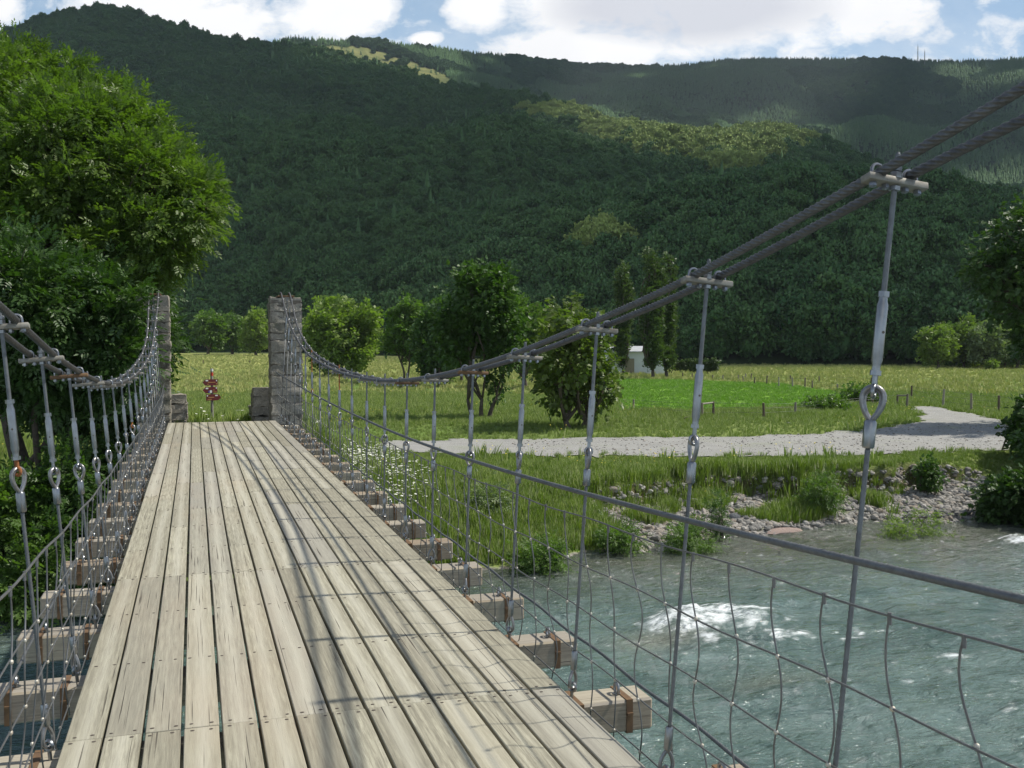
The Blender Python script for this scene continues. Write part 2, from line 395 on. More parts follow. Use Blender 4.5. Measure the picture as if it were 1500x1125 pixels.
def at_f(px, f): X, Y = uf((px - 750) / F, f); return X, Y, float(ground(X, Y))
def hz(py, f): return HC + (504 - py) / F * f      # height at forward distance f

def inpoly(X, Y, P):
    ins = np.zeros(X.shape, bool); n = len(P); j = n - 1
    for i in range(n):
        xi, yi = P[i]; xj, yj = P[j]
        c = ((yi > Y) != (yj > Y)) & (X < (xj - xi) * (Y - yi) / (yj - yi + 1e-12) + xi); ins ^= c; j = i
    return ins
road_px = [(560, 664), (760, 668), (900, 671), (1100, 672), (1290, 668), (1400, 663), (1500, 658), (1700, 652), (1700, 632), (1560, 634), (1500, 628), (1470, 617), (1430, 607), (1390, 600), (1355, 595),
           (1333, 594.5), (1330, 600), (1352, 610), (1345, 618), (1290, 628), (1200, 635), (1100, 640), (900, 642), (760, 643), (560, 646)]
ROAD = [G(*p)[:2] for p in road_px]
mow_px = [(905, 556), (1000, 557), (1150, 563), (1215, 573), (1250, 582), (1215, 592), (1165, 601), (1050, 603), (905, 601)]
MOW = [G(*p)[:2] for p in mow_px]
def roadmask(X, Y):
    jx = (fbm(X * .9, Y * .9, 3) - .5) * 1.4; jy = (fbm(X * .9 + 40, Y * .9, 3) - .5) * 1.4
    return inpoly(X + jx, Y + jy, ROAD)

# terrain sheet
def gridmesh(A, B, fn):
    Ag, Bg = np.meshgrid(A, B, indexing='ij'); X, Y = fn(Ag, Bg); na, nb = Ag.shape
    i = np.arange(na - 1)[:, None] * nb + np.arange(nb - 1)[None, :]
    Fq = np.stack([i, i + nb, i + nb + 1, i + 1], -1).reshape(-1, 4)
    return X, Y, Fq
ang = np.linspace(-1.25, 1.25, 620); rad = np.concatenate([np.linspace(12, 60, 330), np.geomspace(60.4, 5200, 170)])
Xg, Yg, Fq = gridmesh(ang, rad, lambda a, r: (r * np.sin(a + YAW), r * np.cos(a + YAW)))
Zg = ground(Xg, Yg)
fg = Xg * FW[0] + Yg * FW[1]; rg = Xg * RT[0] + Yg * RT[1]
dsh = Yg - shore(Xg); wb = beachw(Xg)
cutg = 2.5 + 1.2 * (fbm(Xg * .35 + 11, Xg * 0 + 2, 3) - .5) * 2
grv = np.clip(wb * sst((cutg + .15 - dsh) / .3) * (0.55 + 1.1 * (fbm(Xg * .8, Yg * .8, 3) - .35)), 0, 1)
grv = np.maximum(grv, (dsh < .1) * 1.0)
rd = roadmask(Xg, Yg) * 1.0
colr = np.zeros(Xg.shape + (3,))
g1 = np.array([.13, .205, .045]); g2 = np.array([.19, .24, .07]); yel = np.array([.40, .41, .14]); mow = np.array([.15, .30, .03])
nz = fbm(Xg * .06, Yg * .06, 4)[..., None]
colr[:] = g1; colr += (g2 - g1) * sst((nz - .35) * 4)
fy = sst((fg - 95) / 60)[..., None] * (.75 + .5 * (fbm(Xg * .02, Yg * .05, 3)[..., None] - .5)); colr = colr * (1 - fy) + yel * fy
mm = inpoly(Xg + (fbm(Xg * .3, Yg * .3, 2) - .5) * 3, Yg, MOW)[..., None] * 1.0; colr = colr * (1 - mm * .9) + mow * mm * .9
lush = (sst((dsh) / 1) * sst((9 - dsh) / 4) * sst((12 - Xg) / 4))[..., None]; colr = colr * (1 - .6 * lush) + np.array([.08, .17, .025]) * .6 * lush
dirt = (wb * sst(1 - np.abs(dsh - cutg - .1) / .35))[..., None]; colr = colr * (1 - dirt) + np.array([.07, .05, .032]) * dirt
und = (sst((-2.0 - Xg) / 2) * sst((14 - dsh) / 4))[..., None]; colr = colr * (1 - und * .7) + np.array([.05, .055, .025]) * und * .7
wild = sst((fg - 220) / 30)[..., None]; colr = colr * (1 - wild) + np.array([.06, .09, .03]) * wild
m, t, b, o = mat('ground_cover')
vc = t.attr('cover', 'Color'); gv = t.attr('gravel'); P = t.coord('Object')
na = t.noise(P, 1.3, 8, .7); nb_ = t.noise(P, .14, 5, .6); nf = t.noise(P, 9, 5, .75)
gc = t.mix(t.ramp(na, [(.3, .0), (.7, .55)]), vc, t.mix(1, vc, (.5, .62, .45), 'MULTIPLY'))
gc = t.mix(t.ramp(nb_, [(.4, 0), (.65, .4)]), gc, t.mix(1, vc, (1.35, 1.2, 1.1), 'MULTIPLY'))
gc = t.mix(t.ramp(nf, [(.62, 0), (.75, .5)]), gc, (.30, .29, .11))
vo = t.node('ShaderNodeTexVoronoi', feature='F1'); t.put(vo.inputs['Vector'], P); vo.inputs['Scale'].default_value = 7
vo2 = t.node('ShaderNodeTexVoronoi', feature='F1'); t.put(vo2.inputs['Vector'], P); vo2.inputs['Scale'].default_value = 18
gr = t.mix(vo.outputs['Color'], (.20, .185, .16), (.36, .345, .31)); gr = t.mix(t.ramp(vo.outputs['Distance'], [(.4, 0), (.75, .85)]), gr, (.08, .07, .06))
gr = t.mix(t.ramp(vo2.outputs['Distance'], [(.45, 0), (.7, .4)]), gr, (.12, .11, .09))
c = t.mix(gv, gc, gr); t.put(b.inputs['Base Color'], c); b.inputs['Roughness'].default_value = .95; b.inputs['Specular IOR Level'].default_value = .15
t.put(b.inputs['Normal'], t.bump(t.math('ADD', na, t.math('MULTIPLY', vo.outputs['Distance'], .5)), .9, .08)); M_GROUND = m
me = mkmesh('ground', np.stack([Xg, Yg, Zg], -1).reshape(-1, 3), Fq, M_GROUND, True)
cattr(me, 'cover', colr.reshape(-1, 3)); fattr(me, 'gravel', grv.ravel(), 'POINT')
setprops(ob('ground', me), kind='structure')

# road sheet: cells of a fine grid lying inside the traced outline
xs = np.arange(3, 62, .22); ys = np.arange(24, 62, .22)
Xr, Yr, Fr = gridmesh(xs, ys, lambda a, b: (a, b)); mk = roadmask(Xr, Yr)
Zr = ground(Xr, Yr) + .035
keep = mk.ravel()[Fr].all(1); Fr = Fr[keep]; used = np.unique(Fr); remap = np.zeros(Xr.size, int); remap[used] = np.arange(len(used))
m, t, b, o = mat('gravel_track'); P = t.coord('Object')
n = t.noise(P, 1.1, 6, .65); nf = t.noise(P, 14, 6, .8); vo = t.node('ShaderNodeTexVoronoi'); t.put(vo.inputs['Vector'], P); vo.inputs['Scale'].default_value = 9
c = t.mix(t.ramp(n, [(.3, 0), (.7, 1)]), (.25, .245, .225), (.33, .325, .30)); c = t.mix(t.ramp(nf, [(.58, 0), (.70, .8)]), c, (.46, .45, .43))
c = t.mix(t.ramp(nf, [(.3, .7), (.42, 0)]), c, (.15, .14, .12)); c = t.mix(t.ramp(t.noise(P, .55, 3), [(.56, 0), (.72, .35)]), c, (.16, .19, .08))
t.put(b.inputs['Base Color'], c); b.inputs['Roughness'].default_value = .95; t.put(b.inputs['Normal'], t.bump(nf, .8, .03))
me = mkmesh('road', np.stack([Xr, Yr, Zr], -1).reshape(-1, 3)[used], remap[Fr], m, True)
setprops(ob('road', me), kind='structure')

# ------------------------------------------------------------------ water
xs = np.concatenate([np.arange(-30, -6, .25), np.arange(-6, 30, .10), np.arange(30, 60, .4)]); ys = np.concatenate([np.arange(-8, 6, .3), np.arange(6, 24.5, .10)])
Xw, Yw, Fwq = gridmesh(xs, ys, lambda a, b: (a, b))
Xq = Xw + .6 * (fbm(Xw * .35, Yw * .35, 3) - .5); Yq = Yw + .9 * (fbm(Xw * .3 + 9, Yw * .3, 3) - .5)
Zw = WATER + .27 * (fbm(Xq * .55, Yq * .95, 4, .6) - .5) + .07 * (fbm(Xq * 1.9 + 7, Yq * 2.9, 3, .6) - .5)
def gb(px, py, ax, ay, rot=0):
    X0, Y0 = G_w(px, py); c, s = math.cos(rot), math.sin(rot)
    dx, dy = Xw - X0, Yw - Y0; return np.exp(-(((dx * c + dy * s) / ax) ** 2 + ((-dx * s + dy * c) / ay) ** 2))
def G_w(px, py):
    u = (px - 750) / F; v = -(py - 562.5) / F; cp, sp = math.cos(PITCH), math.sin(PITCH)
    dh = cp + v * sp; dz = -sp + v * cp; s = (WATER - HC) / dz
    return (u * RT[0] + dh * FW[0]) * s, (u * RT[1] + dh * FW[1]) * s
foam = 1.4 * gb(1012, 915, .62, .50) + 1.0 * gb(1085, 905, .75, .55) + .35 * gb(1150, 930, .4, .35) + 1.3 * gb(1495, 795, .6, .5) + .35 * gb(1040, 930, 1.6, 1.0) \
     + .30 * gb(1290, 925, 1.2, .35) + .3 * gb(1180, 1010, .9, .3) + .28 * gb(1420, 960, 1.1, .4)
Zw = Zw + .20 * np.clip(foam, 0, 1) * (0.3 + fbm(Xw * 2.4, Yw * 2.4, 3)) 
tex = fbm(Xq * 3.3 + 3, Yq * 6.2, 5, .72)
foamv = np.clip((foam * .95 + (tex - .5) * 4.2 * np.clip(foam * 3, 0, 1) - .50) * 1.8, 0, 1)
chop = np.clip((fbm(Xq * 3.6, Yq * 8.5, 4, .66) - .73) * 9, 0, .8) * sst((Xw - 3) / 6)
foamv = np.maximum(foamv, chop * .45)
rock = np.clip(gb(970, 935, .9, .45) + .6 * gb(1130, 1000, .8, .4), 0, 1)
m, t, b, o = mat('river_water'); P = t.coord('Object', (.55, 1.5, 1))
fo = t.attr('foam'); rk = t.attr('shoal'); n = t.noise(P, .5, 5, .6)
nf = t.noise(P, 7, 6, .7)
wc = t.mix(t.ramp(n, [(.35, 0), (.68, 1)]), (.066, .112, .100), (.130, .188, .170)); wc = t.mix(t.math('MULTIPLY', rk, .6), wc, (.16, .15, .10))
sep = t.node('ShaderNodeSeparateXYZ', inp={0: t.coord('Object')})
shal = t.ramp(t.math('MULTIPLY', t.math('SUBTRACT', 20.3, sep.outputs[1]), .25), [(0, .7), (1, 0)])
wc = t.mix(shal, wc, (.085, .080, .05))
ff = t.math('MULTIPLY', fo, t.ramp(nf, [(.36, .05), (.60, 1)]), clamp=True)
t.put(b.inputs['Base Color'], t.mix(ff, wc, (.86, .9, .9)))
t.put(b.inputs['Roughness'], t.math('ADD', .06, t.math('MULTIPLY', ff, .6)))
b.inputs['IOR'].default_value = 1.33; b.inputs['Specular IOR Level'].default_value = .85
rp = t.noise(P, 2.2, 5, .55, .8); rp2 = t.noise(P, 8, 4, .6, .5)
t.put(b.inputs['Normal'], t.bump(t.math('ADD', rp, t.math('MULTIPLY', rp2, .28)), 1.0, .27))
me = mkmesh('river_water', np.stack([Xw, Yw, Zw], -1).reshape(-1, 3), Fwq, m, True); fattr(me, 'foam', foamv.ravel(), 'POINT'); fattr(me, 'shoal', rock.ravel(), 'POINT')
setprops(ob('river_water', me), kind='structure')

# ------------------------------------------------------------------ hills
def yprof(x, pts): p = np.array(pts, float); return np.interp(x, p[:, 0], p[:, 1])
ridgeA = [(-900, 150), (-300, 95), (0, 62), (50, 48), (90, 32), (165, 24), (240, 44), (330, 68), (400, 74), (480, 86), (560, 108), (650, 134), (750, 142), (830, 162), (900, 190), (1000, 205), (1060, 210), (1120, 202), (1190, 212), (1260, 245), (1400, 280), (1500, 300), (1900, 345), (2400, 380)]
ridgeB = [(-900, 160), (0, 90), (380, 72), (430, 64), (480, 64), (560, 68), (640, 76), (750, 88), (860, 101), (940, 102), (1000, 100), (1050, 94), (1100, 90), (1200, 91), (1300, 93), (1400, 95), (1500, 90), (1900, 80), (2400, 110)]
def baseF(x): return np.interp(x, [-900, 0, 390, 600, 1050, 1500, 2400], [300, 268, 262, 235, 176, 165, 170])
def ridF(x): return np.interp(x, [-900, 0, 400, 650, 900, 1200, 1500, 2400], [1000, 1000, 1050, 950, 800, 700, 640, 640])
def hillA(X, Y):
    f = X * FW[0] + Y * FW[1]; r = X * RT[0] + Y * RT[1]; x = 750 + F * r / np.maximum(f, 1)
    fb, fr = baseF(x), ridF(x); zr = HC + (504 - yprof(x, ridgeA) - 6 * 650 / fr) / F * fr
    t = (f - fb) / (fr - fb); zb = ground(X, Y)
    tt = np.clip(t, 0, 1); q = (.75 * tt + .25 * tt ** 2 + .04 * np.sin(tt * 6.28))
    z = zb + (zr - zb) * q
    rel = (fbm(X / 130., Y / 130., 4) - .5) * 60 + (fbm(X / 40. + 5, Y / 40., 2) - .5) * 10
    z = z + rel * sst(tt * 3) * sst((1.02 - tt) * 4)
    z = np.where(t > 1, zr - (f - fr) * .35, z); z = np.where(t < 0, zb - 3, z); return z
def ridFB(x): return np.interp(x, [-900, 400, 900, 1500, 2400], [1900, 1700, 2300, 2200, 2200])
def hillB(X, Y):
    f = X * FW[0] + Y * FW[1]; r = X * RT[0] + Y * RT[1]; x = 750 + F * r / np.maximum(f, 1)
    fb, fr = 620., ridFB(x); zr = HC + (504 - yprof(x, ridgeB) - 2) / F * fr
    t = np.clip((f - fb) / (fr - fb), 0, 1.0)
    z = -5 + (zr + 5) * (.62 * t + .38 * t * t)
    rel = (fbm(X / 330. + 2, Y / 330., 4) - .5) * 190
    z = z + rel * sst(t * 3) * sst((1.0 - t) * 4)
    z = np.where(f > fr, zr - (f - fr) * .3, z); return z
m, t, b, o = mat('forest_floor'); P = t.coord('Object')
n = t.noise(P, .03, 6, .65); cl = t.attr('clear')
c = t.mix(t.ramp(n, [(.35, 0), (.65, 1)]), (.022, .04, .016), (.035, .058, .022)); c2 = t.mix(t.ramp(t.noise(P, .06, 6, .7), [(.4, 0), (.6, 1)]), (.22, .22, .09), (.13, .15, .06))
t.put(b.inputs['Base Color'], t.mix(cl, c, c2)); b.inputs['Roughness'].default_value = 1; b.inputs['Specular IOR Level'].default_value = 0
M_FLOOR = m
def photo_xy(X, Y, Z):
    f = X * FW[0] + Y * FW[1]; r = X * RT[0] + Y * RT[1]
    return 750 + F * r / f, 504 - F * (Z - HC) / f
def clearing(X, Y, Z):
    x, y = photo_xy(X, Y, Z)
    P = [(455, 76), (520, 72), (600, 92), (655, 114), (668, 140), (620, 140), (560, 118), (490, 100)]
    j = (fbm(X / 22., Y / 22., 3) - .5) * 14
    return inpoly(x + j, y + j, P)
def hillmesh(name, fn, f0, f1, nf, nu, u0=-.95, u1=.95, cl=False):
    A = np.linspace(u0, u1, nu); B = np.linspace(f0, f1, nf)
    X, Y, Fq = gridmesh(A, B, lambda a, b: (a * b * RT[0] + b * FW[0], a * b * RT[1] + b * FW[1])); Z = fn(X, Y)
    me = mkmesh(name, np.stack([X, Y, Z], -1).reshape(-1, 3), Fq, M_FLOOR, True)
    fattr(me, 'clear', (clearing(X, Y, Z) * 1.0 if cl else np.zeros(X.shape)).ravel(), 'POINT')
    return setprops(ob(name, me), kind='structure')
hillmesh('near_hill', hillA, 155, 1250, 240, 320)
hillmesh('far_hill', hillB, 640, 2900, 420, 620, cl=True)

# ------------------------------------------------------------------ leaf and crown generators
def sprig_proto(n=7, L=.26, lf=.085, wd=.03):
    V = []; T = []
    for i in range(n):
        s = (i // 2 + 1) / ((n + 1) / 2 + .5) * L; side = 0 if i == n - 1 else (1 if i % 2 else -1)
        a = side * R_(58); dx, dy = math.sin(a), math.cos(a); px, py = -dy, dx
        k = len(V); z = -.02 * (s / L)
        V += [(0, s, z), (dx * lf * .5 + px * wd / 2, s + dy * lf * .5 + py * wd / 2, z + .006), (dx * lf, s + dy * lf, z - .02), (dx * lf * .5 - px * wd / 2, s + dy * lf * .5 - py * wd / 2, z + .006)]
        T += [(k, k + 1, k + 2), (k, k + 2, k + 3)]
    return np.array(V), np.array(T)
def clump_proto(n=3, L=.3, wd=.18, seed=1):
    r = np.random.RandomState(seed); V = []; T = []
    for i in range(n):
        c = (r.rand(3) - .5) * L * .8; a = r.rand() * 6.28; b = (r.rand() - .5) * 1.6; k = len(V)
        dx = np.array([math.cos(a), math.sin(a), b * .5]); dy = np.array([-math.sin(a), math.cos(a), (r.rand() - .5)])
        V += [c - dx * L / 2, c + dy * wd / 2 + [0, 0, .03], c + dx * L / 2, c - dy * wd / 2 + [0, 0, .03]]
        T += [(k, k + 1, k + 2), (k, k + 2, k + 3)]
    return np.array(V), np.array(T)
def scatter_np(proto, P, N, sc, rs, droop=.3, val=None):
    """copies of a little leaf shape at points P pointing roughly along N"""
    V, T = proto; n = len(P)
    d = N + rs.randn(n, 3) * .55; d[:, 2] -= droop; d /= np.linalg.norm(d, axis=1)[:, None] + 1e-9
    h = rs.randn(n, 3) * .5 + [0, 0, 1.0]; x = np.cross(d, h); x /= np.linalg.norm(x, axis=1)[:, None] + 1e-9; z = np.cross(x, d)
    s = (sc * (.7 + .6 * rs.rand(n)))[:, None, None]
    W_ = V[None, :, 0:1] * x[:, None] + V[None, :, 1:2] * d[:, None] + V[None, :, 2:3] * z[:, None]
    W_ = W_ * s + P[:, None]
    Tn = T[None] + (np.arange(n) * len(V))[:, None, None]
    vv = np.repeat(rs.rand(n) if val is None else val, len(T))
    return W_.reshape(-1, 3), Tn.reshape(-1, 3), vv
def lobe_points(lobes, nclump, per, cr, rs, shell=(.55, 1.0)):
    vol = np.array([l[3] * l[4] * l[5] for l in lobes]) ** .67; cnt = (vol / vol.sum() * nclump).astype(int) + 1
    Cc = []; Nn = []; lid = []
    for li, (l, k) in enumerate(zip(lobes, cnt)):
        v = rs.randn(k, 3); v /= np.linalg.norm(v, axis=1)[:, None]
        q = shell[0] + (shell[1] - shell[0]) * rs.rand(k, 1) ** .6
        Cc.append(np.array(l[:3]) + v * q * np.array(l[3:6])); Nn.append(v); lid += [li] * k
    Cc = np.concatenate(Cc); Nn = np.concatenate(Nn)
    K = len(Cc); cv = rs.rand(K)
    rr = rs.randn(K, per, 3) * cr * .5
    P = (Cc[:, None] + rr).reshape(-1, 3); N = (Nn[:, None] + rr / cr * .8).reshape(-1, 3)
    vv = np.clip(np.repeat(cv, per) * .7 + rs.rand(K * per) * .3, 0, 1)
    return Cc, P, N, vv, np.array(lid)
def limb(mb, a, b, r0, r1, rs, n=7, wob=.12, sag=0):
    a = np.array(a, float); b = np.array(b, float); L = np.linalg.norm(b - a); t = np.linspace(0, 1, n)[:, None]
    w1 = rs.randn(3) * wob * L; w2 = rs.randn(3) * wob * L * .5
    mid = np.array([0, 0, .12 * L])
    p = a + (b - a) * t + np.sin(t * PI) * (w1 + mid) * .6 + np.sin(t * 2 * PI) * w2 * .5
    mb.sweep(p, np.linspace(r0, r1, n), 7 if r0 > .05 else 5); return p
def tree(name, base, lobes, label, cat='tree', mat_=None, nclump=300, per=10, cr=.5, proto=None, sc=1.0, trunk=.18, split=.3, seed=1, group=None, trunks=1, droop=.3, shell=(.5, 1.0), lean=0, subs=2):
    """lobes are (x,y,z,rx,ry,rz) relative to the base"""
    rs = np.random.RandomState(seed); root = empty(name, base)
    setprops(root, label, cat, group)
    top = max(l[2] for l in lobes); mb = MB()
    Cc, P, N, vv, lid = lobe_points(lobes, nclump, per, cr, rs, shell)
    ok = P[:, 2] > .15; P, N, vv = P[ok], N[ok], vv[ok]
    for k in range(trunks):
        o = np.array([(k - (trunks - 1) / 2) * trunk * 3, rs.randn() * trunk, -.4]) if trunks > 1 else np.array([0, 0, -.4])
        hs = top * split
        fork = o + np.array([o[0] * 1.5 + lean, rs.randn() * .1 * hs, hs])
        t = np.linspace(0, 1, 7)[:, None]; pth = o + (fork - o) * t + np.sin(t * PI) * rs.randn(3) * .05 * hs
        mb.sweep(pth, np.linspace(trunk * 1.35, trunk * .8, 7) * np.array([1.25] + [1] * 6), 9)
        for li, l in enumerate(lobes):
            if trunks > 1 and li % trunks != k: continue
            lc = np.array(l[:3]) + np.array([0, 0, -.15 * l[5]]); p = limb(mb, fork + [0, 0, -.1], lc, trunk * .6, trunk * .28, rs)
            idx = np.where(lid == li)[0]; rs.shuffle(idx)
            for c in idx[:int(5 * subs)]: limb(mb, p[rs.randint(3, 7)], Cc[c], trunk * .22, trunk * .05, rs, 5, .08)
    tr = mb.build('trunk', M_BARK, root, True)
    V, T, f = scatter_np(proto, P, N, sc, rs, droop, vv)
    me = mkmesh('crown', V, T, mat_); fattr(me, 'v', f); ob('crown', me, root)
    return root
SP = sprig_proto(7, .27, .13, .056); SPS = sprig_proto(5, .16, .07, .034)
CL = clump_proto(3, .34, .2); CLF = clump_proto(4, .55, .34, 4)

def lobeset(w, h, zc, n, rs, d=None, squash=1.0, top=0):
    """n random lobes filling an uneven crown of half-width w, half-height h centred at height zc"""
    L = [(0, 0, zc, w * .62, (d or w) * .62, h * .68)]
    for i in range(n):
        a = i * 2.4 + rs.rand(); q = rs.rand() ** .7; ph = (i + .5) / n * 2 - 1
        rr = math.sqrt(max(0, 1 - ph * ph)) * (.60 + .2 * rs.rand())
        s = .24 + .26 * rs.rand()
        L.append((math.cos(a) * rr * w, math.sin(a) * rr * (d or w), zc + ph * h * .66, w * s, (d or w) * s, h * s * .9))
    return L
def phototree(name, x, ybase, ytop, wpx, f, label, mat_, seed, z0=None, trunkfrac=.25, **kw):
    """tree whose foot stands on the ground at forward distance f"""
    X, Y, Z = at_f(x, f); ht = hz(ytop, f) - Z; hw = wpx / F * f / 2; rs = np.random.RandomState(seed)
    zlow = ht * trunkfrac; zc = (ht + zlow) / 2; h = (ht - zlow) / 2
    n = kw.pop('lobes', 9)
    return tree(name, (X, Y, Z), lobeset(hw, h, zc, n, rs), label, mat_=mat_, seed=seed, **kw)
# ---- trees of the meadow
G_M = 'trees scattered over the meadow'
phototree('walnut_tree', 843, 628, 430, 150, 44, 'broad yellowish-green walnut tree standing beside the gravel road with low spreading boughs', M_WALN, 11, trunkfrac=.06, nclump=330, per=12, cr=.5, proto=CL, sc=.75, trunk=.14, split=.16, trunks=2, lobes=15)
X, Y, Z = at_f(705, 50)
tree('ash_tree', (X, Y, Z), [(0.1, 0, 6.0, 1.7, 1.7, 1.7), (-.8, .3, 4.6, 1.3, 1.3, 1.2), (.9, 0, 4.6, 1.2, 1.3, 1.3), (.0, .2, 7.0, .9, .9, .8), (-.9, -.2, 6.4, .9, .9, .9), (1.0, -.3, 3.2, .9, .9, .8), (.7, 0, 6.6, .9, .9, .9), (-1.2, .3, 3.4, .8, .8, .7), (.7, 0, 1.9, .35, .4, .8), (1.5, .4, 4.0, .8, .8, .8), (-1.6, .5, 4.7, .7, .7, .7)],
     'tall dark bushy ash in the meadow centre with several thin stems', 'tree', M_DARKL, 520, 15, .5, CL, .62, .10, .2, 5, trunks=3)
phototree('round_bush_tree', 503, 530, 434, 116, 110, 'round pale-green bushy tree right of the stone pier in full sun', M_LIGHTL, 21, trunkfrac=.03, nclump=420, per=12, cr=.7, proto=CLF, sc=.75, trunk=.18, split=.1, lobes=13)
phototree('ash_tree', 593, 543, 436, 66, 95, 'slender mid-green tree with bare forked stem left of the dark thicket', M_MIDL, 22, trunkfrac=.28, nclump=200, per=12, cr=.6, proto=CLF, sc=.6, trunk=.10, split=.35, trunks=2, group=G_M, lobes=8)
phototree('thicket_tree', 644, 552, 432, 80, 88, 'dark green thicket tree with foliage to the ground left of the tall meadow ash', M_DARKL, 23, trunkfrac=.03, nclump=300, per=12, cr=.6, proto=CLF, sc=.6, trunk=.14, split=.2, group=G_M, lobes=12)
phototree('thicket_tree', 768, 545, 428, 84, 84, 'lighter green leafy tree just right of and behind the tall meadow ash', M_MIDL, 24, trunkfrac=.12, nclump=300, per=12, cr=.6, proto=CLF, sc=.6, trunk=.14, split=.2, group=G_M, lobes=12)
phototree('thicket_tree', 676, 545, 424, 60, 98, 'dark tree filling the gap behind the tall meadow ash', M_MIDL, 25, trunkfrac=.1, nclump=200, per=12, cr=.6, proto=CLF, sc=.6, trunk=.14, split=.2, group=G_M, lobes=8)
G_T = 'trees at the far edge of the meadow'
phototree('oak_tree', 306, 518, 454, 46, 215, 'rounded oak at the left end of the far meadow group', M_MIDL, 31, trunkfrac=.15, nclump=150, per=12, cr=1.1, proto=CLF, sc=1.1, trunk=.3, split=.2, group=G_T)
phototree('oak_tree', 340, 518, 457, 44, 222, 'middle oak of the far group seen between the stone piers', M_MIDL, 32, trunkfrac=.15, nclump=150, per=12, cr=1.1, proto=CLF, sc=1.1, trunk=.3, split=.2, group=G_T)
phototree('ash_tree', 375, 518, 450, 42, 210, 'upright light-green tree beside the left edge of the right stone pier', M_LIGHTL, 33, trunkfrac=.05, nclump=150, per=12, cr=1.0, proto=CLF, sc=1.1, trunk=.3, split=.2, group=G_T)
phototree('young_bush', 268, 514, 497, 20, 235, 'low green bush left of the far oak group', M_MIDL, 34, trunkfrac=.0, nclump=40, per=12, cr=.8, proto=CLF, sc=1, trunk=.1, split=.2, lobes=4, group=G_T)
for i, (x, yt, w_, f, mm_, lb) in enumerate([(1375, 474, 52, 150, M_LIGHTL, 'light-green tree at the left end of the sunny row below the right hillside'), (1412, 468, 50, 155, M_LIGHTL, 'second tree of the sunny row below the right hillside with a rounded top'),
        (1450, 470, 56, 150, M_PALEL, 'silvery pale willow in the sunny row below the right hillside'), (1492, 474, 50, 150, M_MIDL, 'green tree beside the silvery willow at the right edge of the meadow')]):
    phototree('row_tree', x, 545, yt, w_, f, lb, mm_, 41 + i, trunkfrac=.1, nclump=190, per=12, cr=.9, proto=CLF, sc=.85, trunk=.22, split=.2, group='sunny row of trees below the hillside')
for i, (x, yt, w_, f, mm_, lb) in enumerate([(1394, 478, 34, 160, M_MIDL, 'shorter mid-green tree tucked between the two light-green trees of the sunny row'), (1431, 474, 40, 160, M_PALEL, 'greyish tree left of the silvery willow in the sunny row'),
        (1472, 477, 40, 158, M_PALEL, 'pale tree right of the silvery willow in the sunny row'), (1528, 472, 60, 152, M_MIDL, 'tree continuing the sunny row beyond the right picture edge')]):
    phototree('row_tree', x, 545, yt, w_, f, lb, mm_, 141 + i, trunkfrac=.06, nclump=150, per=12, cr=.9, proto=CLF, sc=.85, trunk=.2, split=.2, group='sunny row of trees below the hillside')
phototree('young_bush', 1452, 547, 527, 13, 146, 'little yellow-green bush in front of the sunny tree row', M_LIGHTL, 46, trunkfrac=.1, nclump=30, per=12, cr=.5, proto=CLF, sc=.6, trunk=.08, split=.2, lobes=3)
# poplars
def poplar(x, yt, w_, f, label, seed):
    X, Y, Z = at_f(x, f); H = hz(yt, f) - Z; hw = w_ / F * f / 2; rs = np.random.RandomState(seed); L = []
    for i in range(16):
        a = (i + .5) / 16; wd = hw * (.55 + .55 * math.sin(min(1, a * 1.15) * PI) ** .6) * (1 if a < .85 else .7)
        L.append((rs.randn() * hw * .22, rs.randn() * hw * .2, H * (.12 + .84 * a), wd * .7, wd * .7, H * .075))
    tree('poplar_tree', (X, Y, Z), L, label, 'tree', M_POPL, 340, 12, .55, CLF, .55, .2, .1, seed, 'poplars by the white farm building', droop=-.6, subs=.6)
poplar(957, 360, 38, 108, 'tallest dark columnar poplar right of the white farm building', 51)
poplar(976, 372, 26, 110, 'second columnar poplar touching the right side of the tallest one', 52)
poplar(912, 386, 24, 120, 'narrow shorter poplar behind the white farm building', 53)
# hedge of young trees
for i in range(11):
    x = 985 + i * 6.4
    phototree('sapling', x, 545, 524 + (i % 3), 7, 128 - i * .4, (('first', 'second', 'third', 'fourth', 'fifth', 'sixth', 'seventh', 'eighth', 'ninth', 'tenth', 'last')[i] + ' sapling from the poplars in the nursery row by the meadow fence'), M_POPL, 60 + i, trunkfrac=.15, nclump=22, per=9, cr=.3, proto=CLF, sc=.42, trunk=.04, split=.3, lobes=3, group='nursery row of young trees', subs=.5)

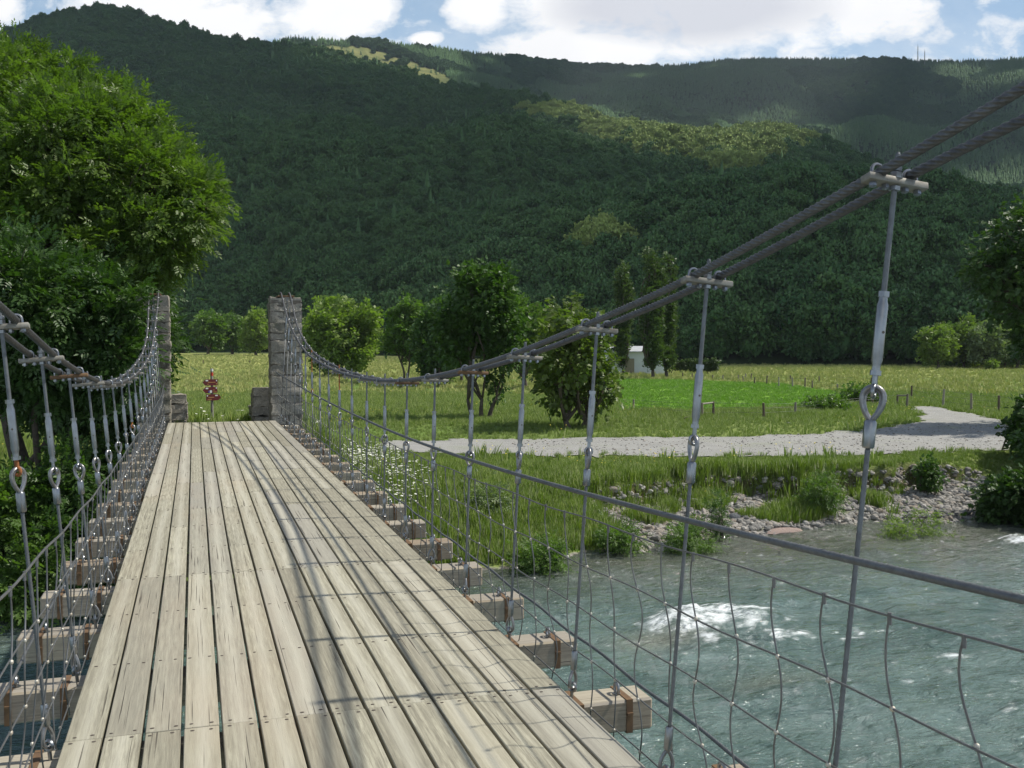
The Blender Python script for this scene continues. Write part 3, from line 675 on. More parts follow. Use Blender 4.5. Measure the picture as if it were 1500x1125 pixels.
# ---- big trees by the left pier
def world_lobes(base, L):     # L: (px, py, f, halfwidth px, halfheight px)
    out = []
    for x, y, f, a, b_ in L:
        X, Y = uf((x - 750) / F, f); Z = hz(y, f); k = f / F
        out.append((X - base[0], Y - base[1], Z - base[2], a * k, a * k, b_ * k))
    return out
bx, by, bz = at_f(95, 24.5)
tree('big_ash_tree', (bx, by, bz), world_lobes((bx, by, bz), [(115, 240, 23, 110, 110), (215, 285, 22.5, 78, 78), (20, 185, 24, 90, 95), (135, 165, 24, 62, 55), (212, 212, 23.5, 50, 50), (272, 318, 22, 48, 55), (-60, 270, 24, 100, 120), (60, 330, 22, 80, 72), (190, 372, 21.8, 70, 42), (262, 258, 23.5, 38, 42), (35, 108, 25, 45, 36), (250, 372, 21.8, 38, 32), (-80, 150, 25, 80, 70), (290, 288, 22.4, 32, 32), (118, 122, 24.5, 28, 22), (188, 165, 24.5, 28, 24), (-5, 82, 25, 30, 22), (70, 200, 22.2, 50, 42), (160, 245, 21.8, 45, 38), (100, 285, 21.6, 45, 38), (215, 335, 21.2, 40, 30), (20, 260, 22, 50, 42)]),
     'big bright-green ash spreading over the top of the left stone pier', 'tree', M_ASH, 620, 40, .36, SP, .82, .2, .28, 71, trunks=3, shell=(.45, 1.02), subs=3)
bx, by, bz = at_f(25, 19.8)
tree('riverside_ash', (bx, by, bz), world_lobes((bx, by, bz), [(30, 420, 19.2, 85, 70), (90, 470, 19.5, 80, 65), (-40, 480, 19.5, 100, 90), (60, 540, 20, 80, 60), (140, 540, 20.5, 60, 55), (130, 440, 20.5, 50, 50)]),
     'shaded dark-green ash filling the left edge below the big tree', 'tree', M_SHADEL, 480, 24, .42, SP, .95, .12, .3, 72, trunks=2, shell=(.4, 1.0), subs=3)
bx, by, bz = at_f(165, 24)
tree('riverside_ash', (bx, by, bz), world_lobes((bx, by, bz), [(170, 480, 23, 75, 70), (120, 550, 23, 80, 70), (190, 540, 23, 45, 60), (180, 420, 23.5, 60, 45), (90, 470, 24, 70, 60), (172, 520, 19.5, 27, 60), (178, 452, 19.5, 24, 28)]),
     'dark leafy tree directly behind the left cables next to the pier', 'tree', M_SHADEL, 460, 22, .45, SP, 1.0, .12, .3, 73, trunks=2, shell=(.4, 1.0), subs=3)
def bush(name, x, f, ytop, w_, label, mm_, seed, n=110, per=16, proto=SP, sc=.9, group=None, zoff=0, cr=.3):
    X, Y, Z = at_f(x, f); Z += zoff; ht = max(.3, hz(ytop, f) - Z); hw = w_ / F * f / 2; rs = np.random.RandomState(seed)
    return tree(name, (X, Y, Z), lobeset(hw, ht * .48, ht * .5, 6, rs), label, 'bush', mm_, n, per, cr, proto, sc, .03, .1, seed, group, trunks=2, shell=(.2, 1.0), subs=1)
G_B = 'bushes on the bank by the left pier'
bush('riverbank_bush', 60, 18.6, 650, 150, 'leafy bush below the left cables at the water, left of the dark hollow', M_DARKL, 81, 170, group=G_B)
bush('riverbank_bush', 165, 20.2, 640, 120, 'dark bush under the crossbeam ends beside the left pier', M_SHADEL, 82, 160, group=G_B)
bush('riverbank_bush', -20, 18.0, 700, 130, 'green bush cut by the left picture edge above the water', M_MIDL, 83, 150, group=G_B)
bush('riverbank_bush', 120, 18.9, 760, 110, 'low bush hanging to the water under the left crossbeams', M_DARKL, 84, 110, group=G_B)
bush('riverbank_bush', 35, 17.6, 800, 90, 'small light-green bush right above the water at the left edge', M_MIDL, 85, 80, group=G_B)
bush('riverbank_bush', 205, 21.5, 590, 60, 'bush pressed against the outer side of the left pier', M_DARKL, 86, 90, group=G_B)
# ---- right edge
bx, by, bz = at_f(1580, 44)
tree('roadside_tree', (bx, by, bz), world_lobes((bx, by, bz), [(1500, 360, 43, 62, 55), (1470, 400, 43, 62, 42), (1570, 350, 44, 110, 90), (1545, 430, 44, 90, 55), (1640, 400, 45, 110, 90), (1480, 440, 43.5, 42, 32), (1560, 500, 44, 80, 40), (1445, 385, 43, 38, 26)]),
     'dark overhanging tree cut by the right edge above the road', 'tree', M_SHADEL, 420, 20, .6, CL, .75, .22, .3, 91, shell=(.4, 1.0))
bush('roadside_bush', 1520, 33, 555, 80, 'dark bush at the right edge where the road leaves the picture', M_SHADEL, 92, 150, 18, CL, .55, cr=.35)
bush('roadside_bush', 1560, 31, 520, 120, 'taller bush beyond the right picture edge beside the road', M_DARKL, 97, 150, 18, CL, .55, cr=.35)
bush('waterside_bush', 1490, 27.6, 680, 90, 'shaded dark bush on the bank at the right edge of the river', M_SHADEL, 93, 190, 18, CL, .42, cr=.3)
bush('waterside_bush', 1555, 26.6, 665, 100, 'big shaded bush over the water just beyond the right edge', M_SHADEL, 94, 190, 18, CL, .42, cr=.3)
bush('waterside_bush', 1362, 30.0, 668, 26, 'small dark shrub near the foot of the leaning stick', M_DARKL, 98, 60, 14, CL, .3, cr=.25)
G_S = 'small shrubs on the river bank'
bush('bank_shrub', 712, 24.2, 722, 62, 'pale-leaved shrub on the grassy slope beside the bridge', M_PALEL, 101, 60, 12, SPS, .9, G_S)
bush('bank_shrub', 790, 21.4, 790, 95, 'low grey-green shrub hanging over the water beside the bridge', M_MIDL, 102, 110, 14, SPS, .8, G_S, cr=.25)
bush('bank_shrub', 1205, 27.4, 690, 60, 'tall dark tuft-like shrub on the edge of the cut bank', M_MIDL, 103, 90, 14, SPS, .7, G_S, cr=.25)
bush('bank_shrub', 1052, 24.8, 712, 30, 'rounded dark shrub on the gravel slope near the third hanger', M_DARKL, 104, 40, 12, SPS, .7, G_S, cr=.2)
bush('bank_shrub', 1010, 23.6, 760, 90, 'green shrub at the water line left of the flat slab', M_MIDL, 105, 90, 12, SPS, .8, G_S, cr=.22)
bush('bank_shrub', 1340, 25.6, 740, 110, 'low green weeds at the water line right of the stones', M_LIGHTL, 106, 90, 12, SPS, .7, G_S, cr=.2)
bush('bank_shrub', 905, 23.4, 770, 80, 'leafy green shrub on the slope below the pale stones', M_MIDL, 107, 80, 12, SPS, .8, G_S, cr=.22)
bush('bank_shrub', 1262, 62, 566, 60, 'greyish shrub at the field corner near the small gate', M_MIDL, 108, 80, 12, CLF, .3, G_S, cr=.4)
bush('bank_shrub', 1215, 56, 586, 70, 'low weedy shrub along the wire fence by the road', M_MIDL, 109, 80, 12, CLF, .3, G_S, cr=.4)

# ------------------------------------------------------------------ instanced stuff (grass, woods)
def scatter(name, pts, scl, protos, label=None, kind='stuff', tilt=.0, seed=0):
    rs = np.random.RandomState(seed + 5); n = len(pts)
    me = bpy.data.meshes.new(name); me.vertices.add(n); me.vertices.foreach_set('co', np.asarray(pts, np.float32).ravel())
    a = me.attributes.new('scl', 'FLOAT_VECTOR', 'POINT'); a.data.foreach_set('vector', np.asarray(scl, np.float32).ravel())
    rot = np.stack([rs.randn(n) * tilt, rs.randn(n) * tilt, rs.rand(n) * 6.28], -1)
    a = me.attributes.new('rot', 'FLOAT_VECTOR', 'POINT'); a.data.foreach_set('vector', rot.astype(np.float32).ravel())
    a = me.attributes.new('idx', 'INT', 'POINT'); a.data.foreach_set('value', rs.randint(0, len(protos), n).astype(np.int32))
    o = ob(name, me)
    ng = bpy.data.node_groups.new(name + '_scatter', 'GeometryNodeTree')
    ng.interface.new_socket('Geometry', in_out='INPUT', socket_type='NodeSocketGeometry'); ng.interface.new_socket('Geometry', in_out='OUTPUT', socket_type='NodeSocketGeometry')
    t = NT(ng); gi = t.node('NodeGroupInput'); go = t.node('NodeGroupOutput'); iop = t.node('GeometryNodeInstanceOnPoints')
    j = t.node('GeometryNodeJoinGeometry')   # geometry-to-instance keeps each shape separate
    gti = t.node('GeometryNodeGeometryToInstance')
    for p in reversed(protos):
        oi = t.node('GeometryNodeObjectInfo'); oi.inputs['Object'].default_value = p
        t.l.new(oi.outputs['Geometry'], gti.inputs[0])
    t.l.new(gi.outputs[0], iop.inputs['Points']); t.l.new(gti.outputs[0], iop.inputs['Instance'])
    iop.inputs['Pick Instance'].default_value = True
    def na(nm, ty):
        q = t.node('GeometryNodeInputNamedAttribute', data_type=ty); q.inputs['Name'].default_value = nm; return q.outputs[0]
    t.l.new(na('idx', 'INT'), iop.inputs['Instance Index'])
    e2r = t.node('FunctionNodeEulerToRotation'); t.l.new(na('rot', 'FLOAT_VECTOR'), e2r.inputs[0]); t.l.new(e2r.outputs[0], iop.inputs['Rotation'])
    t.l.new(na('scl', 'FLOAT_VECTOR'), iop.inputs['Scale']); t.l.new(iop.outputs[0], go.inputs[0])
    md = o.modifiers.new('scatter', 'NODES'); md.node_group = ng
    setprops(o, label=label, kind=kind); return o
def proto_obj(name, V, T, mats, val=None, midx=None):
    me = mkmesh(name, V, T, mats, False, midx)
    if val is not None: fattr(me, 'v', val)
    return bpy.data.objects.new(name, me)
def tuft(seed, n=14, h=.35, sp=.10, wd=.012, mats=None, flower=0, fs=.022):
    r = np.random.RandomState(seed); V = []; T = []; val = []; mi = []
    for i in range(n):
        a = r.rand() * 6.28; q = r.rand() * sp; x, y = q * math.cos(a), q * math.sin(a); hh = h * (.5 + .6 * r.rand()); ln = .35 * hh * r.rand(); b = r.rand() * 6.28
        lx, ly = ln * math.cos(a), ln * math.sin(a); wx, wy = wd * math.cos(b), wd * math.sin(b); k = len(V)
        V += [(x - wx, y - wy, -.03), (x + wx, y + wy, -.03), (x + lx * .4 + wx * .7, y + ly * .4 + wy * .7, hh * .6), (x + lx * .4 - wx * .7, y + ly * .4 - wy * .7, hh * .6), (x + lx, y + ly, hh)]
        T += [(k, k + 1, k + 2), (k, k + 2, k + 3), (k + 3, k + 2, k + 4)]; v = r.rand(); val += [v] * 3; mi += [0] * 3
        if i < flower:
            k = len(V); s = fs; zt = hh + .02
            V += [(x + lx - s, y + ly - s, zt), (x + lx + s, y + ly - s, zt), (x + lx + s, y + ly + s, zt + .012), (x + lx - s, y + ly + s, zt + .012)]
            T += [(k, k + 1, k + 2), (k, k + 2, k + 3)]; val += [0, 0]; mi += [1, 1]
    return proto_obj('tuft_shape', V, np.array(T), mats, val, mi)
def area_pts(n, f0, f1, u0, u1, seed, power=1.0):
    r = np.random.RandomState(seed); f = (f0 ** power + (f1 ** power - f0 ** power) * r.rand(n)) ** (1 / power); u = u0 + (u1 - u0) * r.rand(n)
    X, Y = uf(u, f); return X, Y, f, r
# near grass: bank and verges
def grass_field(name, n, f0, f1, power, protos, hfun, seed, keepf=None, u0=-.62, u1=.62):
    X, Y, f, r = area_pts(n, f0, f1, u0, u1, seed, power); Z = ground(X, Y); d = Y - shore(X)
    wbx = beachw(X); cut = 2.5 + 1.2 * (fbm(X * .35 + 11, X * 0 + 2, 3) - .5) * 2
    on_beach = (wbx > .4) & (d < cut - .05) & ~((fbm(X * .8 + 50, Y * .8, 2) > .62))
    ok = (d > .25) & ~on_beach & ~roadmask(X, Y) & ~((np.abs(X - .55) < 1.15) & (Y < 21.9))
    if keepf is not None: ok &= keepf(X, Y, f)
    X, Y, Z, f = X[ok], Y[ok], Z[ok], f[ok]; rr = np.random.RandomState(seed + 1)
    s = hfun(X, Y, f) * (.6 + .8 * rr.rand(len(X)))
    return scatter(name, np.stack([X, Y, Z], -1), np.stack([s * 1.2, s * 1.2, s], -1), protos, tilt=.12, seed=seed)
tufA = [tuft(i, 26, .34, .16, .008, [M_GRASS]) for i in range(3)]
tufL = [tuft(20 + i, 26, .33, .15, .009, [M_GRASSD]) for i in range(3)]
tufF = [tuft(40, 14, .40, .14, .012, [M_GRASSD, M_FLOW], 5), tuft(41, 14, .40, .14, .012, [M_GRASSD, M_FLOW], 3)]
tufP = [tuft(50 + i, 16, .40, .2, .02, [M_GRASSY]) for i in range(3)]
tufY = [tuft(42, 14, .34, .16, .012, [M_GRASS, M_YEL], 3, .011)]
notmow = lambda X, Y, f: ~inpoly(X, Y, MOW)
grass_field('bank_grass', 50000, 19, 34, 2, tufL + tufA[:1], lambda X, Y, f: (.65 + .6 * fbm(X * .5, Y * .5, 2)) * (1 - .72 * sst((f - 28.5) / 3)), 1)
grass_field('meadow_grass', 60000, 33, 75, 1.6, tufA + tufL[:1], lambda X, Y, f: (.42 + .7 * fbm(X * .2, Y * .2, 2)) * (.5 + .5 * sst((f - 42) / 8)), 2, notmow)
grass_field('far_meadow_grass', 40000, 72, 210, 1.4, tufA[:1] + tufP, lambda X, Y, f: .6 + .5 * fbm(X * .1, Y * .1, 2), 3, notmow)
grass_field('white_flowers', 3800, 20, 33, 2, tufF, lambda X, Y, f: .9 + 0 * X, 4, lambda X, Y, f: (X < 6.0) & (X > 2.2) & (Y > 23.5) & (fbm(X * .6, Y * .6, 2) > .40), u0=-.3, u1=.1)
grass_field('yellow_flowers', 2200, 28, 80, 1.5, tufY, lambda X, Y, f: 1.1 + 0 * X, 5, lambda X, Y, f: (fbm(X * .15, Y * .15, 2) > .5) & notmow(X, Y, f))
tufS = [tuft(70 + i, 16, .11, .16, .012, [M_MOWN]) for i in range(2)]
grass_field('mown_grass', 26000, 45, 130, 1.6, tufS, lambda X, Y, f: .8 + .7 * fbm(X * .3, Y * .3, 2), 9, lambda X, Y, f: inpoly(X, Y, MOW), u0=.05, u1=.40)
X, Y, f, r = area_pts(9000, 32, 62, -.2, .6, 88, 1.5); ok = roadmask(X, Y) & (~roadmask(X, Y - .5) | ~roadmask(X, Y + .35)); X, Y = X[ok], Y[ok]; s_ = .25 + .5 * r.rand(len(X))
scatter('road_verge_weeds', np.stack([X, Y, ground(X, Y) + .03], -1), np.stack([s_ * 1.4, s_ * 1.4, s_ * .8], -1), tufL + tufA[:1], tilt=.2, seed=12)
# tall weeds around the far end of the deck
weed = [tuft(60, 12, .55, .16, .02, [M_GRASSD]), tuft(61, 12, .5, .2, .024, [M_GRASSD, M_FLOW], 2)]
grass_field('ramp_weeds', 1600, 21.5, 30, 2, weed, lambda X, Y, f: .8 + 0 * X, 6, lambda X, Y, f: (np.abs(X - .55) < 3.4) & ((Y > 22.2) | (np.abs(X - .55) > 1.8)), u0=-.42, u1=.0)

# woods
def crown_shape(seed, con=False, mt=None):
    r = np.random.RandomState(seed)
    if con:
        V = []; T = []
        for k in range(5):
            z0 = .12 + k * .17; z1 = z0 + .30; rr = .26 * (1 - k / 5.6); b = len(V); n = 7
            for j in range(n):
                a = j / n * 6.28 + k; q = rr * (.75 + .5 * r.rand()); V.append((q * math.cos(a), q * math.sin(a), z0 - .03 * r.rand()))
            V.append((0, 0, z1))
            for j in range(n): T.append((b + j, b + (j + 1) % n, b + n))
        return proto_obj('conifer_shape', V, np.array(T), M_FORC, r.rand(len(T)) * .6)
    L = lobeset(.5, .42, .52, 7, r); C_, P, N, vv, lid = lobe_points(L, 240, 8, .085, r, (.82, 1.03))
    V, T, f = scatter_np(clump_proto(3, .062, .045, seed), P, N, np.ones(len(P)) * 1.0, r, .1, vv)
    bm = bmesh.new(); bmesh.ops.create_icosphere(bm, subdivisions=2, radius=1)
    for v in bm.verts: v.co *= 1 + .3 * mnoise.noise(v.co * 2 + Vector((seed * 3.1, 0, 0)))
    V2 = np.array([(v.co.x * .29, v.co.y * .29, .42 + v.co.z * .30) for v in bm.verts]); T2 = np.array([[v.index for v in f_.verts] for f_ in bm.faces]); bm.free()
    V2 = V2 * (1 + .12 * r.randn(len(V2), 1) * .5)
    Vv = np.concatenate([V, V2]); Tt = np.concatenate([T, T2 + len(V)]); f = np.concatenate([f, np.zeros(len(T2))])
    return proto_obj('crown_shape', Vv, Tt, mt or M_FOR, f)
crowns = [crown_shape(i) for i in range(5)]; sunlit_crowns = [crown_shape(i + 30, False, M_FORL) for i in range(3)]; cons = [crown_shape(10 + i, True) for i in range(3)]
def wood(name, fn, n, f0, f1, u0, u1, s0, s1, protos, seed, keep, hs=1.15):
    X, Y, f, r = area_pts(n, f0, f1, u0, u1, seed, 2.0); Z = fn(X, Y); ok = keep(X, Y, Z, f)
    X, Y, Z, f = X[ok], Y[ok], Z[ok], f[ok]; rr = np.random.RandomState(seed + 3); s = s0 + (s1 - s0) * rr.rand(len(X)) ** 1.3
    s = s * (.8 + .5 * fbm(X / 60., Y / 60., 2))
    return scatter(name, np.stack([X, Y, Z - .08 * s], -1), np.stack([s, s, s * hs * (.85 + .4 * rr.rand(len(X)))], -1), protos, tilt=.05, seed=seed)
def keepA(X, Y, Z, f):
    r = X * RT[0] + Y * RT[1]; x = 750 + F * r / f
    return (f > baseF(x) + 2) & (f < ridF(x) * 1.06) 
SUNLIT = [(850, 180, 70, 16), (930, 208, 90, 24), (1010, 228, 100, 30), (1100, 222, 90, 32), (1060, 256, 60, 20), (1160, 212, 60, 14), (880, 405, 34, 30)]  # slope patches whose brightened crowns stand in for sunlight
def keepS(X, Y, Z, f):
    x, y = photo_xy(X, Y, Z); q = np.zeros(X.shape)
    for (a, b_, c_, d_) in SUNLIT: q = np.maximum(q, np.exp(-((x - a) / c_) ** 2 - ((y - b_) / d_) ** 2))
    return keepA(X, Y, Z, f) & (q + (fbm(X / 25., Y / 25., 3) - .5) * .9 > .45)
wood('sunlit_wood', hillA, 42000, 170, 1100, -.1, .4, 6.5, 11.5, sunlit_crowns, 105, keepS)
wood('hillside_wood', hillA, 68000, 170, 1100, -.66, .66, 4.2, 11, crowns, 100, lambda X, Y, Z, f: keepA(X, Y, Z, f) & ~(keepS(X, Y, Z, f) & (np.random.RandomState(9).rand(len(X)) < .85)))
wood('hillside_pines', hillA, 6000, 300, 1100, -.66, .66, 7, 12, cons, 103, lambda X, Y, Z, f: keepA(X, Y, Z, f) & (fbm(X / 70. + 9, Y / 70., 3) > .56), 1.05)
def keepB(X, Y, Z, f):
    r = X * RT[0] + Y * RT[1]; x = 750 + F * r / f; _, y = photo_xy(X, Y, Z + 14)
    zA = ridF(x); ya = yprof(x, ridgeA)
    return (f < ridFB(x) * 1.01) & (f > 700) & (y < ya + 12) & ~(clearing(X, Y, Z) & (np.random.RandomState(3).rand(len(X)) > .03))
wood('ridge_pine_wood', hillB, 240000, 700, 2350, -.62, .62, 6, 10, cons, 110, lambda X, Y, Z, f: keepB(X, Y, Z, f) & (fbm(X / 180. + 4, Y / 180., 3) < .60), .9)
wood('ridge_broadleaf_wood', hillB, 120000, 700, 2350, -.62, .62, 8, 13, crowns, 120, lambda X, Y, Z, f: keepB(X, Y, Z, f) & (fbm(X / 180. + 4, Y / 180., 3) > .57), .95)

# ------------------------------------------------------------------ unseen clouds added to shade the hills, gaps shaped over sunlit patches
LIT = [(560, 98, 130, 26, .9), (640, 128, 40, 16, .8), (850, 192, 70, 22, 1.5), (950, 222, 110, 30, 1.7), (1090, 230, 100, 34, 1.8), (1130, 205, 60, 18, 1), (860, 400, 55, 45, .8), (880, 470, 40, 30, .6),
       (1470, 290, 60, 25, .9), (1230, 135, 120, 12, .38), (1420, 120, 100, 14, .38), (500, 75, 90, 10, .5), (760, 300, 60, 30, .45), (1260, 320, 60, 25, .45), (680, 470, 40, 20, .4)]
CH = 1150.0
def shade_cloud_cover():
    A = np.linspace(-.75, .78, 150); B = np.concatenate([np.linspace(150, 1100, 165), np.linspace(1110, 2600, 110)])
    Ag, Bg = np.meshgrid(A, B, indexing='ij'); X, Y = uf(Ag, Bg); x = 750 + F * Ag
    Z = np.maximum(hillA(X, Y), hillB(X, Y)); fbx = baseF(x)
    _, y = photo_xy(X, Y, Z)
    lit = np.zeros(X.shape)
    for (a, b_, c_, d_, s_) in LIT: lit = np.maximum(lit, s_ * np.exp(-((x - a) / c_) ** 2 - ((y - b_) / d_) ** 2))
    far = Bg > 1150
    lit = lit + (fbm(X / 70., Y / 70., 4) - .5) * .9 + np.where(far, .16, 0)
    keep = (lit < .42) & (Bg > fbx - 12 + 10 * fbm(X / 20., Y / 20., 2))
    s = (CH - Z) / sd.z; Xc = X + sd.x * s; Yc = Y + sd.y * s
    na, nb = X.shape; i = np.arange(na - 1)[:, None] * nb + np.arange(nb - 1)[None, :]
    Fq = np.stack([i, i + nb, i + nb + 1, i + 1], -1).reshape(-1, 4)
    Fq = Fq[keep.ravel()[Fq].all(1)]
    return Xc, Yc, Fq
Xc, Yc, Fc_ = shade_cloud_cover()
th = 25 + 40 * fbm(Xc / 120., Yc / 120., 3)
V1 = np.stack([Xc, Yc, np.full(Xc.shape, CH) ], -1).reshape(-1, 3)
V2 = np.stack([Xc, Yc, CH + th], -1).reshape(-1, 3); nV = len(V1)
M_CLOUD, t, b, o = mat('shade_cloud_veil'); b.inputs['Base Color'].default_value = (.8, .8, .82, 1); b.inputs['Roughness'].default_value = 1
tp = t.node('ShaderNodeBsdfTransparent'); ms = t.node('ShaderNodeMixShader'); ms.inputs[0].default_value = .21; t.l.new(b.outputs[0], ms.inputs[1]); t.l.new(tp.outputs[0], ms.inputs[2]); t.l.new(ms.outputs[0], o.inputs[0])
me = mkmesh('shade_cloud', np.concatenate([V1, V2]), np.concatenate([Fc_[:, ::-1], Fc_ + nV]), M_CLOUD, True)
setprops(ob('shade_cloud', me), kind='stuff', label='unseen broken clouds added to shade the wooded hills')
# haze
hb = MB(); hb.box((0, 900, 410), (7000, 5600, 900))
hm = bpy.data.materials.new('haze_air'); hm.use_nodes = True; hm.node_tree.nodes.clear(); t = NT(hm.node_tree)
o = t.node('ShaderNodeOutputMaterial'); pv = t.node('ShaderNodeVolumePrincipled'); pv.inputs['Color'].default_value = (.80, .88, 1, 1); pv.inputs['Density'].default_value = .00009
t.l.new(pv.outputs[0], o.inputs['Volume']); hz_o = hb.build('haze', hm); hz_o['kind'] = 'stuff'

# ------------------------------------------------------------------ the footbridge
O = Vector((0.547, 21.4, 0.0))
bridge = empty('suspension_footbridge', O)
setprops(bridge, 'weathered plank suspension footbridge with steel cables, hangers and wire mesh sides', 'footbridge')
DX0, PIT = -0.525, 0.1532; NB = 14; BY0 = 4.31; SPC = 0.97
def bpart(mb, name, mats, parent=bridge, auto=None, smooth=False, org=O):
    mb.v = [(p[0] - org[0], p[1] - org[1], p[2] - org[2]) for p in mb.v]
    return mb.build(name, mats, parent, smooth, auto)
rs = np.random.RandomState(12)
# deck
mb = MB(); DEND = 21.40
for i in range(NB):
    x = DX0 + PIT * (i + .5); w_ = PIT - .0115 - .004 * rs.rand()
    k0 = -6; cuts = [k0]
    k = 0
    base = [-3, 0, 3, 6, 9, 12, 15]
    sh = {0: 0, 1: 0}.get(int(rs.rand() < .38), 0)
    cuts = [BY0 + SPC * c for c in base]
    for q in range(len(cuts)):
        if base[q] > 3 and rs.rand() < .4: cuts[q] += SPC * rs.choice([-1, 1])
    cuts = [-3.2] + cuts + [DEND + .02 * rs.rand()]
    for a, b_ in zip(cuts[:-1], cuts[1:]):
        dz = (rs.rand() - .5) * .004; dxx = (rs.rand() - .5) * .003
        # a slightly bowed board cut in steps so it is not dead straight
        mb.mi = 0; mb.box((x + dxx, (a + b_) / 2, -.03 + dz), (w_, b_ - a - .005, .060), bev=.003)
        kk = np.arange(math.ceil((a - BY0) / SPC - .1), math.floor((b_ - BY0) / SPC + .1) + 1)
        for kq in kk:
            yb = BY0 + SPC * kq
            if yb > 14: continue
            ys_ = [yb + .035 * (1 if yb - a < .2 else -1)] if (yb - a < .2 or b_ - yb < .2) else [yb + (rs.rand() - .5) * .02]
            for yy in ys_:
                for sx in (-.3, .3):
                    mb.mi = 1; rr = .0062 + .002 * rs.rand()
                    cx, cy = x + w_ * sx + (rs.rand() - .5) * .02, yy + (rs.rand() - .5) * .012
                    V = [(cx + rr * 1.25 * math.cos(t_), cy + rr * .8 * math.sin(t_), dz + .0012) for t_ in np.arange(6) * PI / 3]
                    V2 = [(cx + rr * math.cos(t_), cy + rr * .6 * math.sin(t_), dz + .003) for t_ in np.arange(6) * PI / 3]
                    mb.add(V + V2, [[6, 7, 8, 9, 10, 11]] + [[j, (j + 1) % 6, (j + 1) % 6 + 6, j + 6] for j in range(6)])
bpart(mb, 'deck', [M_DECK, M_NAIL])
# crossbeams
def beam_at(y, first=[None]):
    if first[0] is None:
        m_ = MB(); m_.box((0, 0, 0), (3.03, .19, .15), bev=.010)
        be = m_.build('crossbeam', M_BEAM, bridge, auto=30)
        kids = []
        for sx in (1.15, 1.395, -1.15, -1.395):
            s_ = MB(); tk = .004; wd = .032
            s_.box((sx, 0, .0755 + tk / 2), (wd, .19 + .008, tk)); s_.box((sx, 0, -.0755 - tk / 2), (wd, .19 + .008, tk))
            s_.box((sx, -.0955 - tk / 2, 0), (wd, tk, .150)); s_.box((sx, .0955 + tk / 2, 0), (wd, tk, .150))
            s_.box((sx, -.104, .012), (wd * .9, .008, .012))
            kids.append(s_.build('strap', M_STRAP, be))
        for sx in (1.37, -1.37):
            s_ = MB(); t_ = np.linspace(0, 2 * PI, 17)[:-1]
            s_.sweep(np.stack([sx * 1.0 + 0 * t_, .024 * np.cos(t_), .103 + .024 * np.sin(t_)], -1), .0075, 8, closed=True)
            s_.rod((sx, 0, .08), (sx, 0, -.105), .007, 8); s_.lathe([(.015, 0), (.015, .012)], 6, (sx, 0, -.092)); s_.lathe([(.020, 0), (.020, .004)], 12, (sx, 0, .076))
            kids.append(s_.build('ring_bolt', M_GALV, be, auto=40))
        first[0] = (be, kids); b_, ks = be, kids
    else:
        b_ = first[0][0].copy(); col.objects.link(b_)
        for kd in first[0][1]:
            c_ = kd.copy(); col.objects.link(c_); c_.parent = b_
    b_.location = (0.547 - O.x + (rs.rand() - .5) * .05, y - O.y, -.062 - .077)
    b_.rotation_euler = (0, 0, (rs.rand() - .5) * .012)
for k in range(-3, 18): beam_at(BY0 + SPC * k)
# cable geometry
YC = np.array([-3, -2.5, -1.5, -.53, .44, 1.41, 2.38, 3.35, 4.32, 5.29, 6.26, 7.23, 8.2, 9.17, 10.14, 11.11, 12.08, 13.05, 14.02, 15, 17, 18.6, 20, 21.5])
ZC = np.array([3.83, 3.64, 3.27, 2.92, 2.56, 2.292, 2.054, 1.829, 1.662, 1.522, 1.411, 1.328, 1.271, 1.238, 1.230, 1.238, 1.262, 1.305, 1.358, 1.43, 1.68, 1.96, 2.27, 2.645])
def spline(x, y):
    n = len(x); h = np.diff(x); A = np.zeros((n, n)); r = np.zeros(n); A[0, 0] = A[-1, -1] = 1
    for i in range(1, n - 1):
        A[i, i - 1] = h[i - 1]; A[i, i] = 2 * (h[i - 1] + h[i]); A[i, i + 1] = h[i]; r[i] = 6 * ((y[i + 1] - y[i]) / h[i] - (y[i] - y[i - 1]) / h[i - 1])
    M = np.linalg.solve(A, r)
    def f(q):
        q = np.asarray(q, float); k = np.clip(np.searchsorted(x, q) - 1, 0, n - 2); a = x[k + 1] - q; b = q - x[k]; hh = h[k]
        return (M[k] * a ** 3 + M[k + 1] * b ** 3) / (6 * hh) + (y[k] / hh - M[k] * hh / 6) * a + (y[k + 1] / hh - M[k + 1] * hh / 6) * b
    return f
SZ = spline(YC, ZC)
XR = np.array([2.62, 2.54, 2.40, 2.27, 2.14, 2.01, 1.90, 1.838, 1.795, 1.762, 1.731, 1.705, 1.695, 1.687, 1.678, 1.67, 1.665, 1.66, 1.66, 1.662, 1.69, 1.73, 1.79, 1.85])
SR = spline(YC, XR)
XL = np.array([-1.2, -1.12, -1.02, -.94, -.88, -.83, -.79, -.75, -.717, -.705, -.69, -.68, -.675, -.67, -.665, -.66, -.655, -.65, -.65, -.65, -.67, -.70, -.73, -.765])
SL = spline(YC, XL)
def cz(Y): return SZ(Y)
def cx(Y, s): return SR(Y) if s > 0 else SL(Y)
def csep(Y): return .054 + .034 * sst((np.asarray(Y) - 17) / 4.5) + .07 * sst((2.45 - np.asarray(Y)) / 1.2)
lob6 = np.array([1.0, .93, .80] * 6)
lob6 = np.array([1 - .17 * abs(math.sin(j / 24 * 2 * PI * 3)) ** .6 if False else (.70 + .30 * abs(math.cos(j / 24 * PI * 6))) for j in range(24)])
lob12 = np.array([1.0, .88] * 7)
